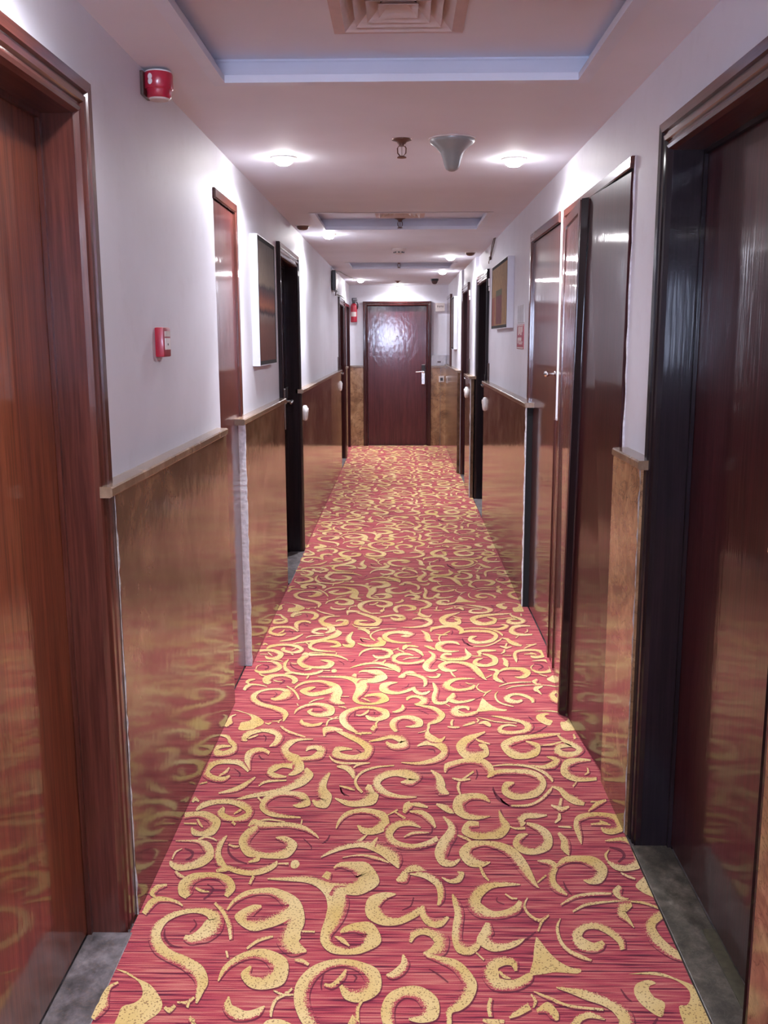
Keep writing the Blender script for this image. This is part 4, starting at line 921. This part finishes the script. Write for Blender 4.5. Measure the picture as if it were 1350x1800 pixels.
# ------------------------------------------------------------------ patterned carpet (one woven thing; scrolls are its flat figure)
def mk_carpet():
    mats = []
    def base(nt):
        a = noise(nt, pos(nt, (4.5, 190, 1)), 1.0, 2, 0.5)
        b = noise(nt, pos(nt, (7, 90, 1), loc=(3, 1, 0)), 1.0, 2, 0.5)
        f = mth(nt, 'ADD', mth(nt, 'MULTIPLY', a, 0.7), mth(nt, 'MULTIPLY', b, 0.3))
        c = ramp(nt, f, [(0.37, srgb(92, 28, 50)), (0.425, srgb(132, 40, 62)), (0.46, srgb(176, 62, 78)), (0.53, srgb(190, 86, 88)), (0.60, srgb(206, 126, 112))])
        k = noise(nt, pos(nt), 420, 1, 0.5)
        return mix(nt, 0.35, c, ramp(nt, k, [(0.4, (0.72, 0.7, 0.7)), (0.6, (1.1, 1.1, 1.1))]), 'MULTIPLY')
    for kind in ('ground', 'cream', 'plum'):
        mt, nt, bs = new_mat('carpet_' + kind)
        g = base(nt)
        if kind == 'ground': c = g
        else:
            at = N(nt, 'ShaderNodeAttribute', attribute_name='across')
            u = at.outputs['Fac']
            k = noise(nt, pos(nt), 300, 2, 0.6)
            k2 = noise(nt, pos(nt), 3.5, 1, 0.5)
            if kind == 'cream':
                cr = ramp(nt, noise(nt, pos(nt), 5, 2, 0.5), [(0.3, srgb(216, 182, 106)), (0.7, srgb(232, 206, 148))])
                sp = mth(nt, 'GREATER_THAN', noise(nt, pos(nt, loc=(7, 2, 0)), 210, 1, 0.4), 0.63)
                cr = mix(nt, mth(nt, 'MULTIPLY', sp, 0.75), cr, srgb(128, 84, 52))
                # stippled edge: pile dissolves into the ground along one side
                wdt = mth(nt, 'MULTIPLY', mth(nt, 'ADD', k2, 0.05), 1.35)
                e = mth(nt, 'DIVIDE', u, wdt, True)
                m_ = mth(nt, 'GREATER_THAN', mth(nt, 'ADD', mth(nt, 'MULTIPLY', k, 1.3), 0.04), mth(nt, 'SUBTRACT', 1.0, e))
                c = mix(nt, m_, g, cr)
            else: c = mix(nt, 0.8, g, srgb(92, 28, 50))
        L(nt, c, bs.inputs['Base Color'])
        setp(bs, Roughness=0.95, Specular_IOR_Level=0.15, Sheen_Weight=0.15)
        bump(nt, bs, noise(nt, pos(nt, (1, 1.6, 1)), 330, 2, 0.6), 0.35, 0.004)
        mats.append(mt)
    return mats
def catmull(P, n):
    out = []
    for i in range(len(P)-1):
        a = P[max(i-1, 0)]; b = P[i]; c = P[i+1]; d = P[min(i+2, len(P)-1)]
        for k in range(n):
            t = k/n
            out.append([0.5*(2*b[j]+(c[j]-a[j])*t+(2*a[j]-5*b[j]+4*c[j]-d[j])*t*t+(3*b[j]-a[j]-3*c[j]+d[j])*t**3) for j in range(len(b))])
    out.append(list(P[-1])); return out
def build_carpet():
    V, F, MI, AC = [], [], [], []
    XL, XR, YN, YF = -0.7215, 0.7105, -3.04, 14.05
    def xr(y): return XR if y < 9.33 else (0.690 if y < 11.05 else 0.664)
    def quad(p, mi, ac):
        n = len(V); V.extend(p); AC.extend(ac); F.append(tuple(range(n, n+len(p)))); MI.append(mi)
    for ya, yb in ((YN, 9.32), (9.32, 11.04), (11.04, YF)):
        x_ = xr(ya+0.05); quad([(XL, ya, 0), (x_, ya, 0), (x_, yb, 0), (XL, yb, 0)], 0, [0.5]*4)
    quad([(XL, YN, -0.011), (XR, YN, -0.011), (XR, YN, 0), (XL, YN, 0)], 0, [0.5]*4)
    quad([(XL, YN, -0.011), (XL, YF, -0.011), (XL, YF, 0), (XL, YN, 0)], 0, [0.5]*4)
    quad([(XR, YN, -0.011), (XR, 9.32, -0.011), (XR, 9.32, 0), (XR, YN, 0)], 0, [0.5]*4)
    quad([(-0.7495, 3.9, -0.0002), (XL, 3.9, -0.0002), (XL, 4.36, -0.0002), (-0.7495, 4.36, -0.0002)], 0, [0.5]*4)
    quad([(XR, 3.17, -0.0002), (0.7445, 3.17, -0.0002), (0.7445, 5.42, -0.0002), (XR, 5.42, -0.0002)], 0, [0.5]*4)
    quad([(-0.79, 12.9, -0.0002), (XL, 12.9, -0.0002), (XL, 14.05, -0.0002), (-0.79, 14.05, -0.0002)], 0, [0.5]*4)
    def cl(x, y): return (min(max(x, XL), xr(y)), min(max(y, YN), YF))
    def ribbon(P, dy, z, mi, flip, grow=0.0, sh=(0, 0)):
        n0 = len(V)
        for l0, l1, r0, r1 in P:
            lx, ly, rx, ry = l0, l1+dy, r0, r1+dy
            if grow:
                w_ = math.hypot(rx-lx, ry-ly) or 1e-6; g = grow*min(1, w_/0.012); ux, uy = (rx-lx)/w_*g, (ry-ly)/w_*g
                lx -= ux; ly -= uy; rx += ux; ry += uy
            a = cl(lx+sh[0], ly+sh[1]); b = cl(rx+sh[0], ry+sh[1])
            V.append((a[0], a[1], z)); V.append((b[0], b[1], z)); AC.extend((0.0, 1.0) if flip else (1.0, 0.0))
        for k in range(len(P)-1):
            i = n0+2*k; F.append((i, i+1, i+3, i+2)); MI.append(mi)
    def prep(s, n):
        P = [tuple(v/1000 for v in s[i:i+4]) for i in range(0, len(s), 4)]
        return catmull(P, n)
    fine = [prep(s, 5) for s in STROKES]; coarse = [prep(s, 2) for s in STROKES]
    cf = [prep(s, 4) for s in CURLS]
    pol = []
    for s in PATCHES:
        P = [(s[i]/1000, s[i+1]/1000) for i in range(0, len(s), 2)]
        P = [tuple(q) for q in catmull(P+[P[0]], 3)[:-1]]
        tr = tessellate_polygon([[Vector((a, b, 0)) for a, b in P]]); pol.append((P, tr))
    rnd = random.Random(11); flips = [rnd.random() < 0.5 for _ in STROKES]
    for k in range(-3, 8):
        dy = k*1.69; src = fine if -1 <= k <= 3 else coarse
        for i, P in enumerate(src):
            ys = [q[1]+dy for q in P]
            if min(ys) > YF-0.02 or max(ys) < YN: continue
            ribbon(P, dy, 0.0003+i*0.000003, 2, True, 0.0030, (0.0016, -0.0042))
            ribbon(P, dy, 0.0010+i*0.000004, 1, flips[i], 0.0018)
        for P in cf:
            if min(q[1]+dy for q in P) > YF-0.02: continue
            ribbon(P, dy, 0.0009, 2, True)
        for P, tr in pol:
            if min(q[1]+dy for q in P) > YF-0.05: continue
            n = len(V)
            for a, b in P: c = cl(a, b+dy); V.append((c[0], c[1], 0.0018)); AC.append(0.75)
            for t_ in tr: F.append((n+t_[0], n+t_[1], n+t_[2])); MI.append(1)
    me = bpy.data.meshes.new('carpet'); me.from_pydata(V, [], F)
    for mt in mk_carpet(): me.materials.append(mt)
    me.polygons.foreach_set('material_index', MI)
    at = me.attributes.new('across', 'FLOAT', 'POINT'); at.data.foreach_set('value', AC)
    me.update()
    o = bpy.data.objects.new('carpet', me); COL.objects.link(o)
    o['label'] = 'long red corridor carpet woven with cream scrolls and plum stripes'; o['category'] = 'carpet'
build_carpet()
